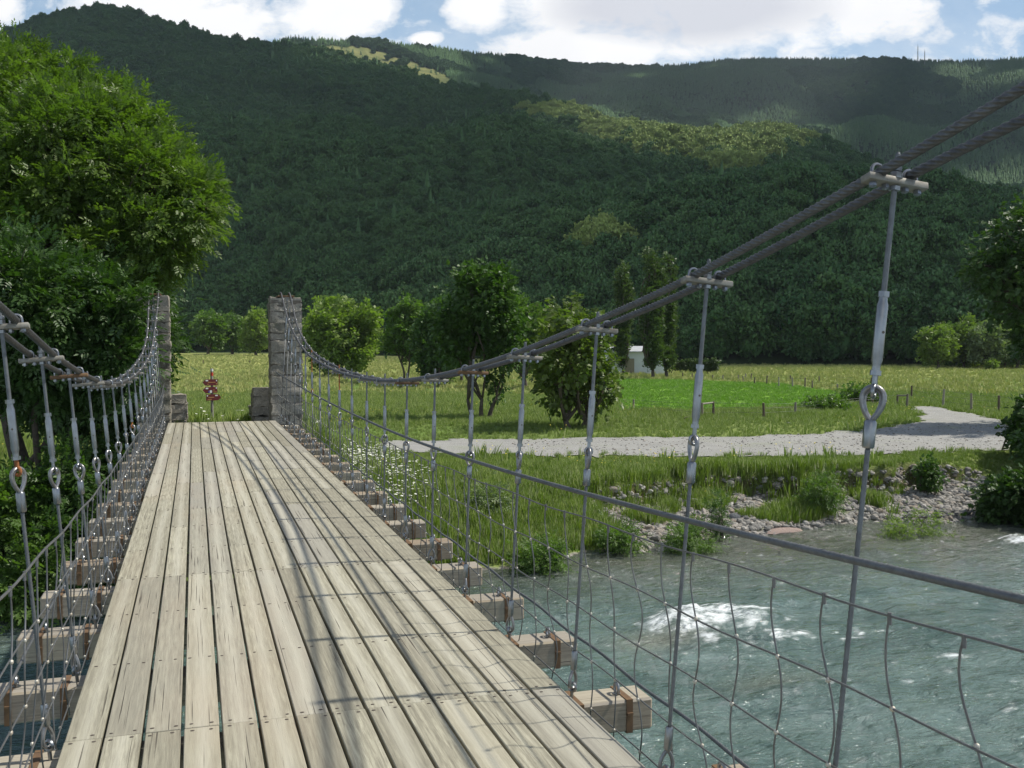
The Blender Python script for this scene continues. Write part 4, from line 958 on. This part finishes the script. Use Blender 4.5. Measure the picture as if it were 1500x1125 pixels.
for s in (1, -1):
    for q in (-1, 1):
        m_ = MB()
        Yv = np.arange(-3.0, 21.45, .016)
        P = np.stack([cx(Yv, s) + q * csep(Yv), Yv, cz(Yv) + .029], -1)
        top = P[-1]; t_ = np.linspace(0, 1, 30)[1:]
        over = np.stack([np.full(29, top[0]), 21.45 + .55 * t_, top[2] + .035 * np.sin(t_ * PI) + .02 * t_ - .10 * t_ ** 3], -1)
        e = over[-1]; t2 = np.linspace(0, 1, 60)[1:]; down = np.stack([np.full(59, e[0]), e[1] + 3.6 * t2, e[2] + (-1.2 - e[2]) * t2 + .12 * np.sin(t2 * PI) * 0], -1)
        m_.sweep(np.concatenate([P, over, down]),   .0158, 24, lob6, twist=2 * PI / .16)
        bpart(m_, 'suspension_cable', M_ROPE, smooth=True)
# rails and mesh
def railz(Y):
    Y = np.asarray(Y, float)
    return np.where(Y < 9.3, .822 + .0040 * (9.3 - Y) ** 2, .822 + .00138 * (Y - 9.3) ** 2)
def railx(Y, s):
    Y = np.asarray(Y, float); xr = 1.672 + .02 * sst((3.5 - Y) / 3) - .05 * sst((Y - 17) / 4)
    return xr if s > 0 else 1.094 - xr + .0
def lowx(Y, s): xr = 1.915 - .25 * sst((np.asarray(Y) - 19.4) / 2); return xr if s > 0 else 1.094 - xr
for s in (1, -1):
    m_ = MB(); Yv = np.arange(-2.5, 21.42, .014)
    m_.sweep(np.stack([railx(Yv, s), Yv, railz(Yv)], -1), .0115, 14, lob12, twist=2 * PI / .14)
    if s > 0: bpart(m_, 'handrail_cable', M_RAIL, smooth=True)
    m_ = MB(); Yv = np.arange(-2.5, 21.42, .02)
    m_.sweep(np.stack([lowx(Yv, s), Yv, .055 + .0 * Yv + .006 * np.sin((Yv - BY0) / SPC * 2 * PI)], -1), .0088, 14, lob12, twist=2 * PI / .10)
    bpart(m_, 'lower_rope', M_RAIL, smooth=True)
    # hand loops that tie the rail to the pier
    fence = empty('mesh_side', (0, 0, 0), bridge)
    def fz(Y, fr):
        top = railz(Y) - .115 - .10 * sst((np.asarray(Y) - 8) / 12)
        return top + (-.07 - top) * fr
    def fx(Y, fr):
        pin = .06 * sst((np.asarray(Y, float) - 18) / 3)
        return (1.678 + .045 * fr - pin + 0 * Y) if s > 0 else (-.552 - .02 * fr - pin * .5 + 0 * Y)
    for fr in (0, .25, .5, .75, 1):
        m_ = MB(); Yv = np.arange(-2.5, 21.42, .13)
        wob = .006 * np.sin(Yv * 5 + fr * 9)
        m_.sweep(np.stack([fx(Yv, fr), Yv, fz(Yv, fr) + wob], -1), .0048 if fr == 0 and s < 0 else .0034, 6)
        bpart(m_, 'horizontal_wire', M_WIRE, fence, smooth=True)
    y = 1.02
    while y < 21.35:
        m_ = MB(); fr = np.linspace(0, 1.06, 26); ph = rs.rand() * .6
        wy = .028 * np.sin(fr * PI * 4 + ph) * (.5 + rs.rand()) + (rs.rand() - .5) * .05 * fr; wx = .010 * np.sin(fr * 7 + rs.rand() * 6)
        P = np.stack([fx(y, fr) + wx * np.minimum(fr * 3, 1), y + wy, fz(y, fr)], -1)
        m_.sweep(P, .0032, 5)
        m_.mi = 0; m_.sweep([P[0] + [0, 0, .004], P[0] - [0, 0, .028]], .0058, 6)
        m_.mi = 1
        for f_ in (.25, .5, .75, 1.0):
            c_ = np.array([np.interp(f_, fr, P[:, j]) for j in range(3)])
            m_.box(c_, (.012, .016, .015), bev=.004)
        bpart(m_, 'vertical_wire', [M_WIRE, M_CLIP], fence, auto=50)
        y += .262 + (rs.rand() - .5) * .03
# hangers
def frame(Bp, Tp):
    z = (Vector(Tp) - Vector(Bp)).normalized(); x = Vector((1, 0, 0)); x = (x - z * x.dot(z)).normalized(); y_ = z.cross(x)
    return Matrix((x, y_, z)).transposed()
def teardrop(z0, z1, a, rot, up=True, n=26):
    t_ = np.linspace(.16, 2 * PI - .16, n); L = (z1 - z0) / 2; zc = (z0 + z1) / 2
    x = a * 1.3 * np.sin(t_) * np.sin(t_ / 2) ** .9; z = -L * np.cos(t_) if up else L * np.cos(t_)
    return np.stack([x * math.cos(rot), x * math.sin(rot), zc + z], -1)
def ring(zc, r, rot, n=16):
    t_ = np.linspace(0, 2 * PI, n + 1)[:-1]; x = r * np.cos(t_); return np.stack([x * math.cos(rot), x * math.sin(rot), zc + r * np.sin(t_)], -1)
lob8 = np.array([1.0, .86] * 6)
for s in (1, -1):
    for k in range(-3, 18):
        Y = BY0 + SPC * k + .01; Yb = Y - .02
        Bp = Vector((1.668 if s > 0 else -.572, Yb, -.02)); Tp = Vector((float(cx(Y, s)), Y, float(cz(Y))))
        L = (Tp - Bp).length; Fm = frame(Bp, Tp); far = k > 9
        h = empty('hanger', Bp - O, bridge)
        rod_l = .20 + .10 * min(1, max(0, (Tp.z - 1.22) / .6)); tbl = .245
        rz = rs.rand() * PI * .9; rz2 = rs.rand() * PI
        ztb1 = L - rod_l; ztb0 = ztb1 - tbl; zeye = ztb0 - .045; zth0 = zeye - .085; zfe0 = zth0 - .078
        def part(nm, m_, mt, auto=45):
            m_.v = [tuple(Fm @ Vector(p)) for p in m_.v]; return m_.build(nm, mt, h, auto=auto)
        nn = 8 if far else 12
        m_ = MB(); m_.sweep(ring(.016, .019, rz2), .0072, 7, closed=True); m_.rod((0, 0, 0), (0, 0, -.06), .008, 8); part('eye_bolt', m_, M_GALV)
        m_ = MB(); m_.sweep(teardrop(.010, .100, .024, rz2 + 1.5, up=False), .0078, 7); part('thimble', m_, M_THIM)
        m_ = MB(); m_.lathe([(.012, .096), (.0155, .102), (.0155, .180), (.012, .186)], nn); part('ferrule', m_, M_GALV)
        m_ = MB(); m_.sweep([(0, 0, z_) for z_ in np.arange(.184, zfe0 + .01, .012)] if not far else [(0, 0, .184), (0, 0, zfe0 + .01)], .0080, 12, lob8, twist=2 * PI / .12 if not far else 0)
        part('wire_rope', m_, M_RAIL, 180)
        m_ = MB(); m_.lathe([(.014, zfe0), (.0178, zfe0 + .006), (.0178, zth0 - .004), (.014, zth0 + .002)], nn); part('ferrule', m_, M_GALV)
        m_ = MB(); m_.sweep(teardrop(zth0, zeye + .012, .029, rz), .0085, 8); m_.sweep(teardrop(zth0 + .003, zeye + .004, .0215, rz), .005, 6); part('thimble', m_, M_THIM)
        rusty = (s == -1 and k in (0, 7)) or (s == 1 and k in (11,))
        m_ = MB(); m_.sweep(ring(zeye, .0165, rz + PI / 2), .0065, 8, closed=True); m_.rod((0, 0, zeye + .014), (0, 0, ztb0 + .02), .0085, 8); part('eye_rod', m_, M_RUST if rusty else M_GALV)
        m_ = MB(); a = ztb0; b_ = ztb1
        m_.lathe([(.0168, a), (.0168, a + .014)], 6); m_.lathe([(.012, a + .014), (.0122, a + .020), (.0122, a + .030), (.0158, a + .042), (.0158, b_ - .045), (.0122, b_ - .033), (.0122, b_ - .022)], 16 if not far else 10)
        m_.lathe([(.0168, b_ - .022), (.0168, b_ - .006)], 6); tb = part('turnbuckle', m_, M_GALV, 35)
        if k < 4:
            m_ = MB(); dn = Vector((-.0, -.0182, 0)); m_.sweep([(0, -.0150, (a + b_) / 2), (0, -.0163, (a + b_) / 2)], .0042, 8); m_.v = [tuple(Fm @ Vector(p)) for p in m_.v]; m_.build('sight_hole', M_NAIL, tb)
        m_ = MB(); m_.rod((0, 0, b_ - .03), (0, 0, L + .085), .0080, 9); m_.lathe([(.0080, L + .083), (.005, L + .092)], 9)
        part('threaded_rod', m_, M_RUST if (s == 1 and k in (8, 11)) else M_RAIL)
        m_ = MB(); m_.lathe([(.021, L + .016), (.021, L + .020)], 12); m_.lathe([(.0165, L + .020), (.0165, L + .034)], 6); m_.lathe([(.0165, L + .037), (.0165, L + .049)], 6)
        m_.lathe([(.0165, L - .018), (.0165, L - .006)], 6); part('lock_nuts', m_, M_GALV, 35)
        slope = math.atan(float(cz(Y + .05) - cz(Y - .05)) / .1)
        Rm = Matrix.Rotation(slope, 3, 'X'); sp = float(csep(Y))
        m_ = MB(); m_.box((0, 0, .004), (.200, .042, .020), bev=.0015); 
        m_.v = [tuple(Rm @ Vector(p) + Vector((0, 0, L))) for p in m_.v]; part('clamp_plate', m_, M_STRAP if (s == 1 and k in (2, 4)) or (s == -1 and k == 2) else M_PLATE)
        for q in (-1, 1):
            m_ = MB(); t_ = np.linspace(0, PI, 9); r0 = .0215
            P = [(q * sp + r0, 0, -.022)] + [(q * sp + r0 * math.cos(a_), 0, .030 + r0 * math.sin(a_)) for a_ in t_] + [(q * sp - r0, 0, -.022)]
            m_.sweep(P, .0052, 7)
            for e_ in (-1, 1): m_.lathe([(.011, -.019), (.011, -.0075)], 6, (q * sp + e_ * r0, 0, 0))
            m_.v = [tuple(Rm @ Vector(p) + Vector((0, 0, L))) for p in m_.v]; part('u_bolt', m_, M_GALV)

# ------------------------------------------------------------------ stone piers
def block(mb, c, d, rs, amp=.032):
    bm = bmesh.new(); bmesh.ops.create_cube(bm, size=1)
    bmesh.ops.scale(bm, vec=d, verts=bm.verts)
    bmesh.ops.bevel(bm, geom=bm.edges[:], offset=min(d) * .05, segments=2, affect='EDGES')
    bmesh.ops.subdivide_edges(bm, edges=[e for e in bm.edges if e.calc_length() > .07], cuts=3, use_grid_fill=True)
    o = Vector(rs.rand(3) * 50)
    for v in bm.verts:
        n_ = mnoise.noise_vector(v.co * 7 + o) * amp + mnoise.noise_vector(v.co * 22 + o) * amp * .6; v.co += n_
    bm.verts.index_update(); mb.add([v.co + Vector(c) for v in bm.verts], [[v.index for v in f.verts] for f in bm.faces]); bm.free()
def pier(x0, x1, label, seed):
    rs = np.random.RandomState(seed); y0, y1 = 21.43, 22.15; cxm, cym = (x0 + x1) / 2, (y0 + y1) / 2
    g = -1.1; root = empty('stone_pier', (cxm, cym, g)); setprops(root, label, 'bridge pier', 'stone piers of the footbridge')
    mb = MB(); z = g - .3; top = 2.60; w_, d_ = x1 - x0, y1 - y0
    while z < top - .05:
        hh = min(.15 + .17 * rs.rand(), top - z)
        if top - z - hh < .12: hh = top - z
        sp = .36 + .28 * rs.rand() if rs.rand() < .75 else 1.0
        for a, b_ in ([(0, sp), (sp, 1)] if sp < 1 else [(0, 1)]):
            jit = (rs.rand(2) - .5) * .03
            block(mb, (x0 + w_ * (a + b_) / 2 - cxm + jit[0] * .5, jit[1], z + hh / 2 - g), (w_ * (b_ - a) - .004 - .01 * rs.rand(), d_ * (.95 + .08 * rs.rand()), hh - .004 - .008 * rs.rand()), rs)
        z += hh
    mb.build('masonry', M_STONE, root, auto=40)
    mb = MB(); mb.box((0, 0, (top - g) / 2 - .12), (w_ - .05, d_ - .05, top - g + .1)); mb.build('mortar_core', M_MORTAR, root)
    mb = MB(); mb.box((0, -.02, top - g + .012), (.34, d_ * .9, .035), bev=.006); mb.build('cable_saddle', M_STRAP, root)
    return root
pier(1.525, 2.185, 'stone pier at the right end of the deck with daylight around it', 5)
pier(-1.13, -.470, 'stone pier at the left end of the deck half hidden under the big ash', 9)
def rubble_wall(name, x0, x1, y0, y1, zt, label, seed, slope=.5):
    rs = np.random.RandomState(seed); root = empty(name, ((x0 + x1) / 2, y0, -.6)); setprops(root, label, 'stone wall'); mb = MB()
    n = 4
    y = y0
    while y < y1:
        dl = .22 + .14 * rs.rand(); z = -.9; tt = zt - slope * (y - y0)
        while z < tt:
            hh = .13 + .11 * rs.rand(); block(mb, ((rs.rand() - .5) * .05, y - y0 + dl / 2, z + hh / 2 + .6), (x1 - x0, dl - .01, hh - .01), rs, .03); z += hh
        y += dl
    mb.build('masonry', M_STONE, root, auto=40)
rubble_wall('wing_wall', -.62, -.18, 22.2, 24.4, .42, 'pale rough stone block wall behind the left pier', 3, .35)
rubble_wall('wing_wall', 1.20, 1.62, 22.2, 24.0, .50, 'dark rough stone block wall at the inner side of the right pier', 4, .3)

# ------------------------------------------------------------------ rocks
def rock(name, x, y, wpx, label, mt, seed, flat=.6, group=None, zoff=0, asp=1.0):
    X, Y, Z, s_ = G(x, y); r = wpx / F * s_ / 2; rs = np.random.RandomState(seed)
    bm = bmesh.new(); bmesh.ops.create_icosphere(bm, subdivisions=3, radius=1); o = Vector(rs.rand(3) * 40)
    for v in bm.verts:
        q = v.co.normalized(); v.co = q * (1 + .28 * mnoise.noise(q * 1.3 + o) + .10 * mnoise.noise(q * 4 + o)); v.co = Vector((v.co.x * r, v.co.y * r * .8 * asp, max(v.co.z, -.6) * r * flat))
    me = bpy.data.meshes.new(name); bm.to_mesh(me); bm.free(); me.materials.append(mt)
    me.polygons.foreach_set('use_smooth', np.ones(len(me.polygons), dtype=bool)); me.set_sharp_from_angle(angle=R_(28))
    o_ = ob(name, me, None, (X, Y, Z + r * flat * .25 + zoff)); o_.rotation_euler = (0, 0, rs.rand() * .6 - .3); setprops(o_, label, 'rock', group); return o_
rock('boulder', 1075, 762, 20, 'dark grey rounded boulder standing alone on the gravel beach', M_DARKSTONE, 1, .8)
rock('stone_slab', 1150, 783, 66, 'long flat pinkish slab lying at the water edge of the beach', M_PINKSTONE, 2, .16, asp=.5, zoff=.04)
rock('boulder', 1206, 760, 20, 'tan boulder among the grey stones under the cut bank', M_PINKSTONE, 3, .7)
GR = 'pale boulders along the gravel beach'
for i, (x, y, w_) in enumerate([(857, 716, 7), (885, 709, 10), (932, 709, 9), (966, 723, 8), (1045, 709, 8), (1134, 752, 12), (1163, 755, 14), (1180, 768, 12), (1225, 757, 13), (1250, 742, 12), (1270, 756, 11), (1299, 738, 13), (1318, 722, 12), (1170, 742, 10), (1118, 748, 9), (1152, 764, 13), (1197, 771, 11), (1380, 745, 10), (1240, 764, 10), (1142, 738, 9), (1094, 776, 9), (1040, 764, 8)]):
    rock('river_boulder', x, y, w_, 'pale angular boulder lying among smaller stones of the gravel beach', M_PEB, 20 + i, .7, GR)
for i, (x, y, w_, lb) in enumerate([(1340, 693, 16, 'pale flat stone in the grass above the cut bank, left of its pair'), (1377, 692, 12, 'small pale stone in the grass above the cut bank'), (1156, 621, 7, 'white stone lying in the grass beyond the road'),
        (352, 606, 16, 'light rock among weeds just behind the end of the deck'), (368, 604, 14, 'low grey rock between the deck end and the right pier')]):
    rock('loose_stone', x, y, w_, lb, M_PEB, 60 + i, .6)
def peb_proto(seed):
    rs = np.random.RandomState(seed); bm = bmesh.new(); bmesh.ops.create_icosphere(bm, subdivisions=2, radius=.5); o = Vector(rs.rand(3) * 40)
    for v in bm.verts: q = v.co.normalized(); v.co = q * .5 * (1 + .45 * mnoise.noise(q * 1.2 + o)); v.co.z *= .6; v.co.y *= .75
    me = bpy.data.meshes.new('pebble_shape'); bm.to_mesh(me); bm.free(); me.materials.append(M_PEBI); return bpy.data.objects.new('pebble_shape', me)
m, t, b, o = mat('pebble'); oi = t.node('ShaderNodeObjectInfo'); n = t.noise(t.coord('Object'), 4, 5, .6)
c = t.ramp(oi.outputs['Random'], [(0, (.11, .108, .105)), (.3, (.21, .20, .18)), (.6, (.31, .295, .265)), (.8, (.28, .225, .17)), (1, (.52, .50, .46))])
t.put(b.inputs['Base Color'], t.mix(t.ramp(n, [(.35, .5), (.7, 0)]), c, (.16, .15, .13))); b.inputs['Roughness'].default_value = .9; M_PEBI = m
pebs = [peb_proto(i) for i in range(5)]
X, Y, f, r = area_pts(60000, 20, 32, -.1, .55, 77, 2.0); d = Y - shore(X); cut = 2.5 + 1.2 * (fbm(X * .35 + 11, X * 0 + 2, 3) - .5) * 2
ok = (beachw(X) > .35) & (d < cut + .25) & (d > -.35); ok &= (r.rand(len(X)) < .25 + .75 * fbm(X * 1.2, Y * 1.2, 2))
X, Y = X[ok][:9000], Y[ok][:9000]; s_ = .05 + .20 * r.rand(len(X)) ** 3.2 + .05 * r.rand(len(X)); 
scatter('beach_pebbles', np.stack([X, Y, ground(X, Y) + s_ * .1], -1), np.stack([s_ * 1.1, s_, s_], -1), pebs, tilt=.3, seed=8)
X, Y, f, r = area_pts(2600, 33, 45, .0, .55, 78, 2.0); ok = roadmask(X, Y); X, Y = X[ok], Y[ok]; s_ = .03 + .08 * r.rand(len(X)) ** 3
scatter('road_pebbles', np.stack([X, Y, ground(X, Y) + .04], -1), np.stack([s_ * 1.2, s_, s_ * .7], -1), pebs, tilt=.2, seed=9)

# ------------------------------------------------------------------ signpost
f = 28.0; X, Y = uf((310 - 750) / F, f); Zg_ = float(ground(X, Y)); k = f / F
sg = empty('trail_signpost', (X, Y, Zg_), rot=(0, 0, R_(16.8))); setprops(sg, 'brown wooden trail signpost with three maroon arrow boards behind the deck end', 'signpost')
mS = simple('sign_maroon', (.145, .022, .020), (.105, .018, .018), 6, .45); mW = simple('sign_white', (.72, .72, .70), (.66, .66, .62), 6, .5); mO = simple('sign_ochre', (.55, .30, .10), (.5, .26, .09), 6, .5)
mB_ = simple('sign_blue', (.08, .07, .28), (.07, .06, .22), 6, .5); mRd = simple('sign_red', (.55, .06, .03), (.5, .05, .03), 6, .5)
H0 = hz(539, f) - Zg_
m_ = MB(); m_.sweep([(0, 0, -.3), (0, 0, H0 - .02), (0, 0, H0)], [.040, .038, .030], 12); m_.build('post', M_POST, sg, auto=40)
m_ = MB(); m_.sweep([(0, 0, H0 - 4.2 * k), (0, 0, H0 - 1.2 * k)], .0405, 12); m_.build('white_band', mW, sg)
m_ = MB(); m_.sweep([(0, 0, H0 - 11 * k), (0, 0, H0 - 6 * k)], .0405, 12); m_.build('red_band', mRd, sg)
def sign(z0, z1, xa, xb, tip, name='arrow_board'):
    m_ = MB(); zt, zb_ = hz(z0, f) - Zg_, hz(z1, f) - Zg_; a, b_, tp = (xa - 310) * k, (xb - 310) * k, (tip - 310) * k; zm = (zt + zb_) / 2
    if tip < xa: pts = [(tp, zm), (a, zb_), (b_, zb_), (b_, zt), (a, zt)]
    else: pts = [(a, zb_), (b_, zb_), (tp, zm), (b_, zt), (a, zt)]
    y0, y1 = -.066, -.044; n = 5
    m_.add([(p[0], y0, p[1]) for p in pts] + [(p[0], y1, p[1]) for p in pts], [list(range(n)), list(range(n, 2 * n))[::-1]] + [[j + n, (j + 1) % n + n, (j + 1) % n, j] for j in range(n)])
    bd = m_.build(name, mS, sg)
    def mark(x0, x1, q0, q1, mt, nm='lettering'):
        mk = MB(); mk.box(((x0 + x1) / 2, y0 - .0025, zt + (zb_ - zt) * (q0 + q1) / 2), (abs(x1 - x0), .003, abs(zt - zb_) * (q1 - q0))); mk.build(nm, mt, bd)
    return bd, mark, a, b_
bd, mk_, a, b_ = sign(555, 564, 299.5, 317.5, 295.5)
mk_(a + .2 * k, a + 4 * k, .10, .30, mW, 'pale_plate'); mk_(b_ - 2.4 * k, b_ - .8 * k, .10, .32, mW, 'pale_plate'); mk_(a + 3.5 * k, b_ - 3.5 * k, .44, .53, mO); mk_(a + 2 * k, a + 5 * k, .74, .82, mO); mk_(b_ - 2.6 * k, b_ - 1 * k, .70, .84, mO)
bd, mk_, a, b_ = sign(566.3, 575, 299.5, 317, 295.5)
mk_(a + .2 * k, a + 4 * k, .10, .34, mW, 'pale_plate'); mk_(b_ - 2.4 * k, b_ - .8 * k, .06, .30, mW, 'pale_plate'); mk_(b_ - 6.5 * k, b_ - 4 * k, .46, .55, mO); mk_(b_ - 6.5 * k, b_ - 1 * k, .80, .88, mO); mk_(a + 4 * k, a + 6 * k, .62, .98, mB_, 'blue_sticker'); mk_(a + 6.3 * k, a + 9.4 * k, .55, .98, mW, 'white_sticker')
bd, mk_, a, b_ = sign(577, 586, 300.5, 318, 322.5)
mk_(a + .8 * k, a + 2.4 * k, .10, .34, mW, 'pale_plate'); mk_(b_ - 4.5 * k, b_ - .6 * k, .10, .30, mW, 'pale_plate'); mk_(a + 3 * k, b_ - 6 * k, .44, .53, mO); mk_(a + 2 * k, a + 8 * k, .76, .84, mO)

# ------------------------------------------------------------------ fences
def fence_line(name, posts, label, wires=(.35, .65, .92), rails=(), anchor=None):
    P = []
    for (x, yb, yt) in posts:
        X, Y, Z, s_ = G(x, yb); P.append((X, Y, Z, (yb - yt) / F * (X * FW[0] + Y * FW[1])))
    root = empty(name, P[0][:3]); setprops(root, label, 'fence'); o = np.array(P[0][:3]); rr = np.random.RandomState(len(posts))
    for (X, Y, Z, h) in P:
        m_ = MB(); p = np.array([X, Y, Z]) - o; ln = rr.randn(2) * .03; m_.sweep([p - [0, 0, .3], p + [ln[0] * .5, ln[1] * .5, h * .5], p + [ln[0], ln[1], h]], [.07, .065, .058], 8); m_.build('post', M_POST, root, auto=50)
    for w_ in wires:
        for a, b_ in zip(P[:-1], P[1:]):
            pass
        m_ = MB(); pts = [np.array([p[0], p[1] - .05, p[2] + p[3] * w_]) - o for p in P]
        m_.sweep(pts, .0045, 4); m_.build('wire', M_WIRE, root)
    for (i, j, fr) in rails:
        a, b_ = P[i], P[j]; m_ = MB(); m_.rod(np.array([a[0], a[1], a[2] + a[3] * fr]) - o, np.array([b_[0], b_[1], b_[2] + b_[3] * fr]) - o, .045, 8); m_.build('rail', M_POST, root, auto=50)
    return root
fence_line('wire_fence', [(928, 600, 585), (1029, 613, 590), (1045, 612, 588), (1119, 612, 590), (1165, 609, 589), (1225, 597, 586), (1278, 594, 580), (1314, 592, 578), (1328, 597, 577)], 'nearer post and wire fence with a wooden gate frame by the road', rails=((1, 2, .93), (7, 8, .88)))
fence_line('wire_fence', [(1335, 584, 565), (1381, 597, 570), (1423, 603, 576), (1463, 606, 579), (1510, 612, 584)], 'post and wire fence of tall posts beyond the bend of the road')
fence_line('wire_fence', [(978, 553, 545), (1000, 553.5, 546), (1014, 555, 547), (1044, 557, 549), (1059, 557, 549), (1081, 558.5, 549), (1089, 560, 551), (1105, 562.5, 552.5), (1123, 563, 550), (1141, 567, 552), (1161, 567, 553), (1179, 567.5, 553), (1190, 569, 557.5), (1227, 573, 562.5), (1248, 575, 561), (1253, 577, 566), (1282, 579, 568)], 'long line of short posts crossing the meadow behind the bright green field')
fence_line('wire_fence', [(1092, 556, 547), (1100, 556, 547), (1158, 558, 550), (1200, 560, 551), (1276, 563, 553)], 'farthest sparse posts in the pale meadow behind the long fence', wires=(.9,))
fence_line('wire_fence', [(262, 534, 528), (264, 534, 526), (298, 533.5, 527.5), (366, 533.5, 528)], 'three or four small posts far off in the meadow between the piers', wires=())
# leaning sticks
def stick(x0, y0, x1, y1, f, label, r=.03):
    X, Y, Z = at_f(x0, f); k = f / F; X1, Y1 = uf((x1 - 750) / F, f); m_ = MB(); m_.sweep([(0, 0, -.1), ((X1 - X) * .5, (Y1 - Y) * .5, (hz(y1, f) - Z) * .52), (X1 - X, Y1 - Y, hz(y1, f) - Z)], [r, r * .9, r * .6], 7)
    o_ = m_.build('leaning_stick', M_POST, None, True); o_.location = (X, Y, Z); setprops(o_, label, 'stick')
stick(1468, 657, 1482, 628, 34, 'thin leaning stick at the road edge under the dark bush')
stick(992, 620, 1018, 609, 49, 'fallen slanting pole beside the wooden gate frame', .045)

# ------------------------------------------------------------------ farm building
f = 123.0; X, Y, Z = at_f(917, f)
hs = empty('farm_building', (X, Y, Z), rot=(0, 0, R_(-12))); setprops(hs, 'low white farm building with pale grey roof half hidden by the walnut tree', 'building')
mWl = simple('white_render', (.62, .64, .66), (.52, .54, .56), .8, .9); mRf = simple('grey_roof', (.45, .46, .48), (.36, .37, .39), 1.5, .8); mGl = simple('dark_glass', (.03, .035, .04), (.05, .055, .06), 2, .2)
hw, hd, he, hr = 4.4, 3.0, hz(514, f) - Z, hz(508, f) - Z
m_ = MB(); V = [(-hw, -hd, -1), (hw, -hd, -1), (hw, hd, -1), (-hw, hd, -1), (-hw, -hd, he), (hw, -hd, he), (hw, hd, he), (-hw, hd, he), (-hw, 0, hr - .1), (hw, 0, hr - .1)]
m_.add(V, [[0, 1, 5, 4], [2, 3, 7, 6], [1, 2, 6, 9, 5], [3, 0, 4, 8, 7]]); m_.build('wall', mWl, hs)
m_ = MB(); e_ = .35
for s in (-1, 1):
    a = Vector((0, s * (hd + e_), he - .1)); b_ = Vector((0, 0, hr + .02)); V = []
    for xx in (-hw - e_, hw + e_):
        for q in (a, b_): V += [(xx, q.y, q.z), (xx, q.y, q.z + .12)]
    m_.add(V, [[0, 2, 3, 1], [4, 5, 7, 6], [0, 4, 6, 2], [1, 3, 7, 5], [0, 1, 5, 4]])
m_.build('roof', mRf, hs)
for xx in (-2.4, 1.9):
    m_ = MB(); m_.box((xx, -hd - .02, he * .55), (.9, .08, .9)); wn = m_.build('window', mWl, hs); m_ = MB(); m_.box((xx, -hd - .07, he * .55), (.74, .03, .74)); m_.build('pane', mGl, wn)
m_ = MB(); m_.box((-.2, -hd - .03, 1.0), (1.1, .07, 2.0)); m_.build('door', M_POST, hs)
# ------------------------------------------------------------------ masts on the ridge
def mast(x, yt, f, label, w_):
    X, Y = uf((x - 750) / F, f); Z = float(hillB(np.array([X]), np.array([Y]))[0]); H = hz(yt, f) - Z; r_ = empty('radio_mast', (X, Y, Z)); setprops(r_, label, 'radio mast'); m_ = MB()
    L = [(-w_, -w_), (w_, -w_), (0, w_)]
    for (a, b_) in L: m_.rod((a, b_, 0), (a * .35, b_ * .35, H), .28, 5)
    n = 9
    for i in range(n):
        for j in range(3):
            a, b_ = L[j], L[(j + 1) % 3]; q0, q1 = 1 - .65 * i / n, 1 - .65 * (i + 1) / n
            m_.rod((a[0] * q0, a[1] * q0, H * i / n), (b_[0] * q1, b_[1] * q1, H * (i + 1) / n), .15, 4)
    m_.build('lattice', M_PLATE, r_); m_ = MB(); m_.rod((0, 0, H * .95), (0, 0, H * 1.12), .25, 5); m_.build('aerial', M_GALV, r_)
mast(1337, 73, 2190, 'tall thin lattice mast on the far ridge skyline', 1.3)
mast(1347, 80, 2190, 'shorter lattice mast just right of the tall one on the ridge', 1.0)
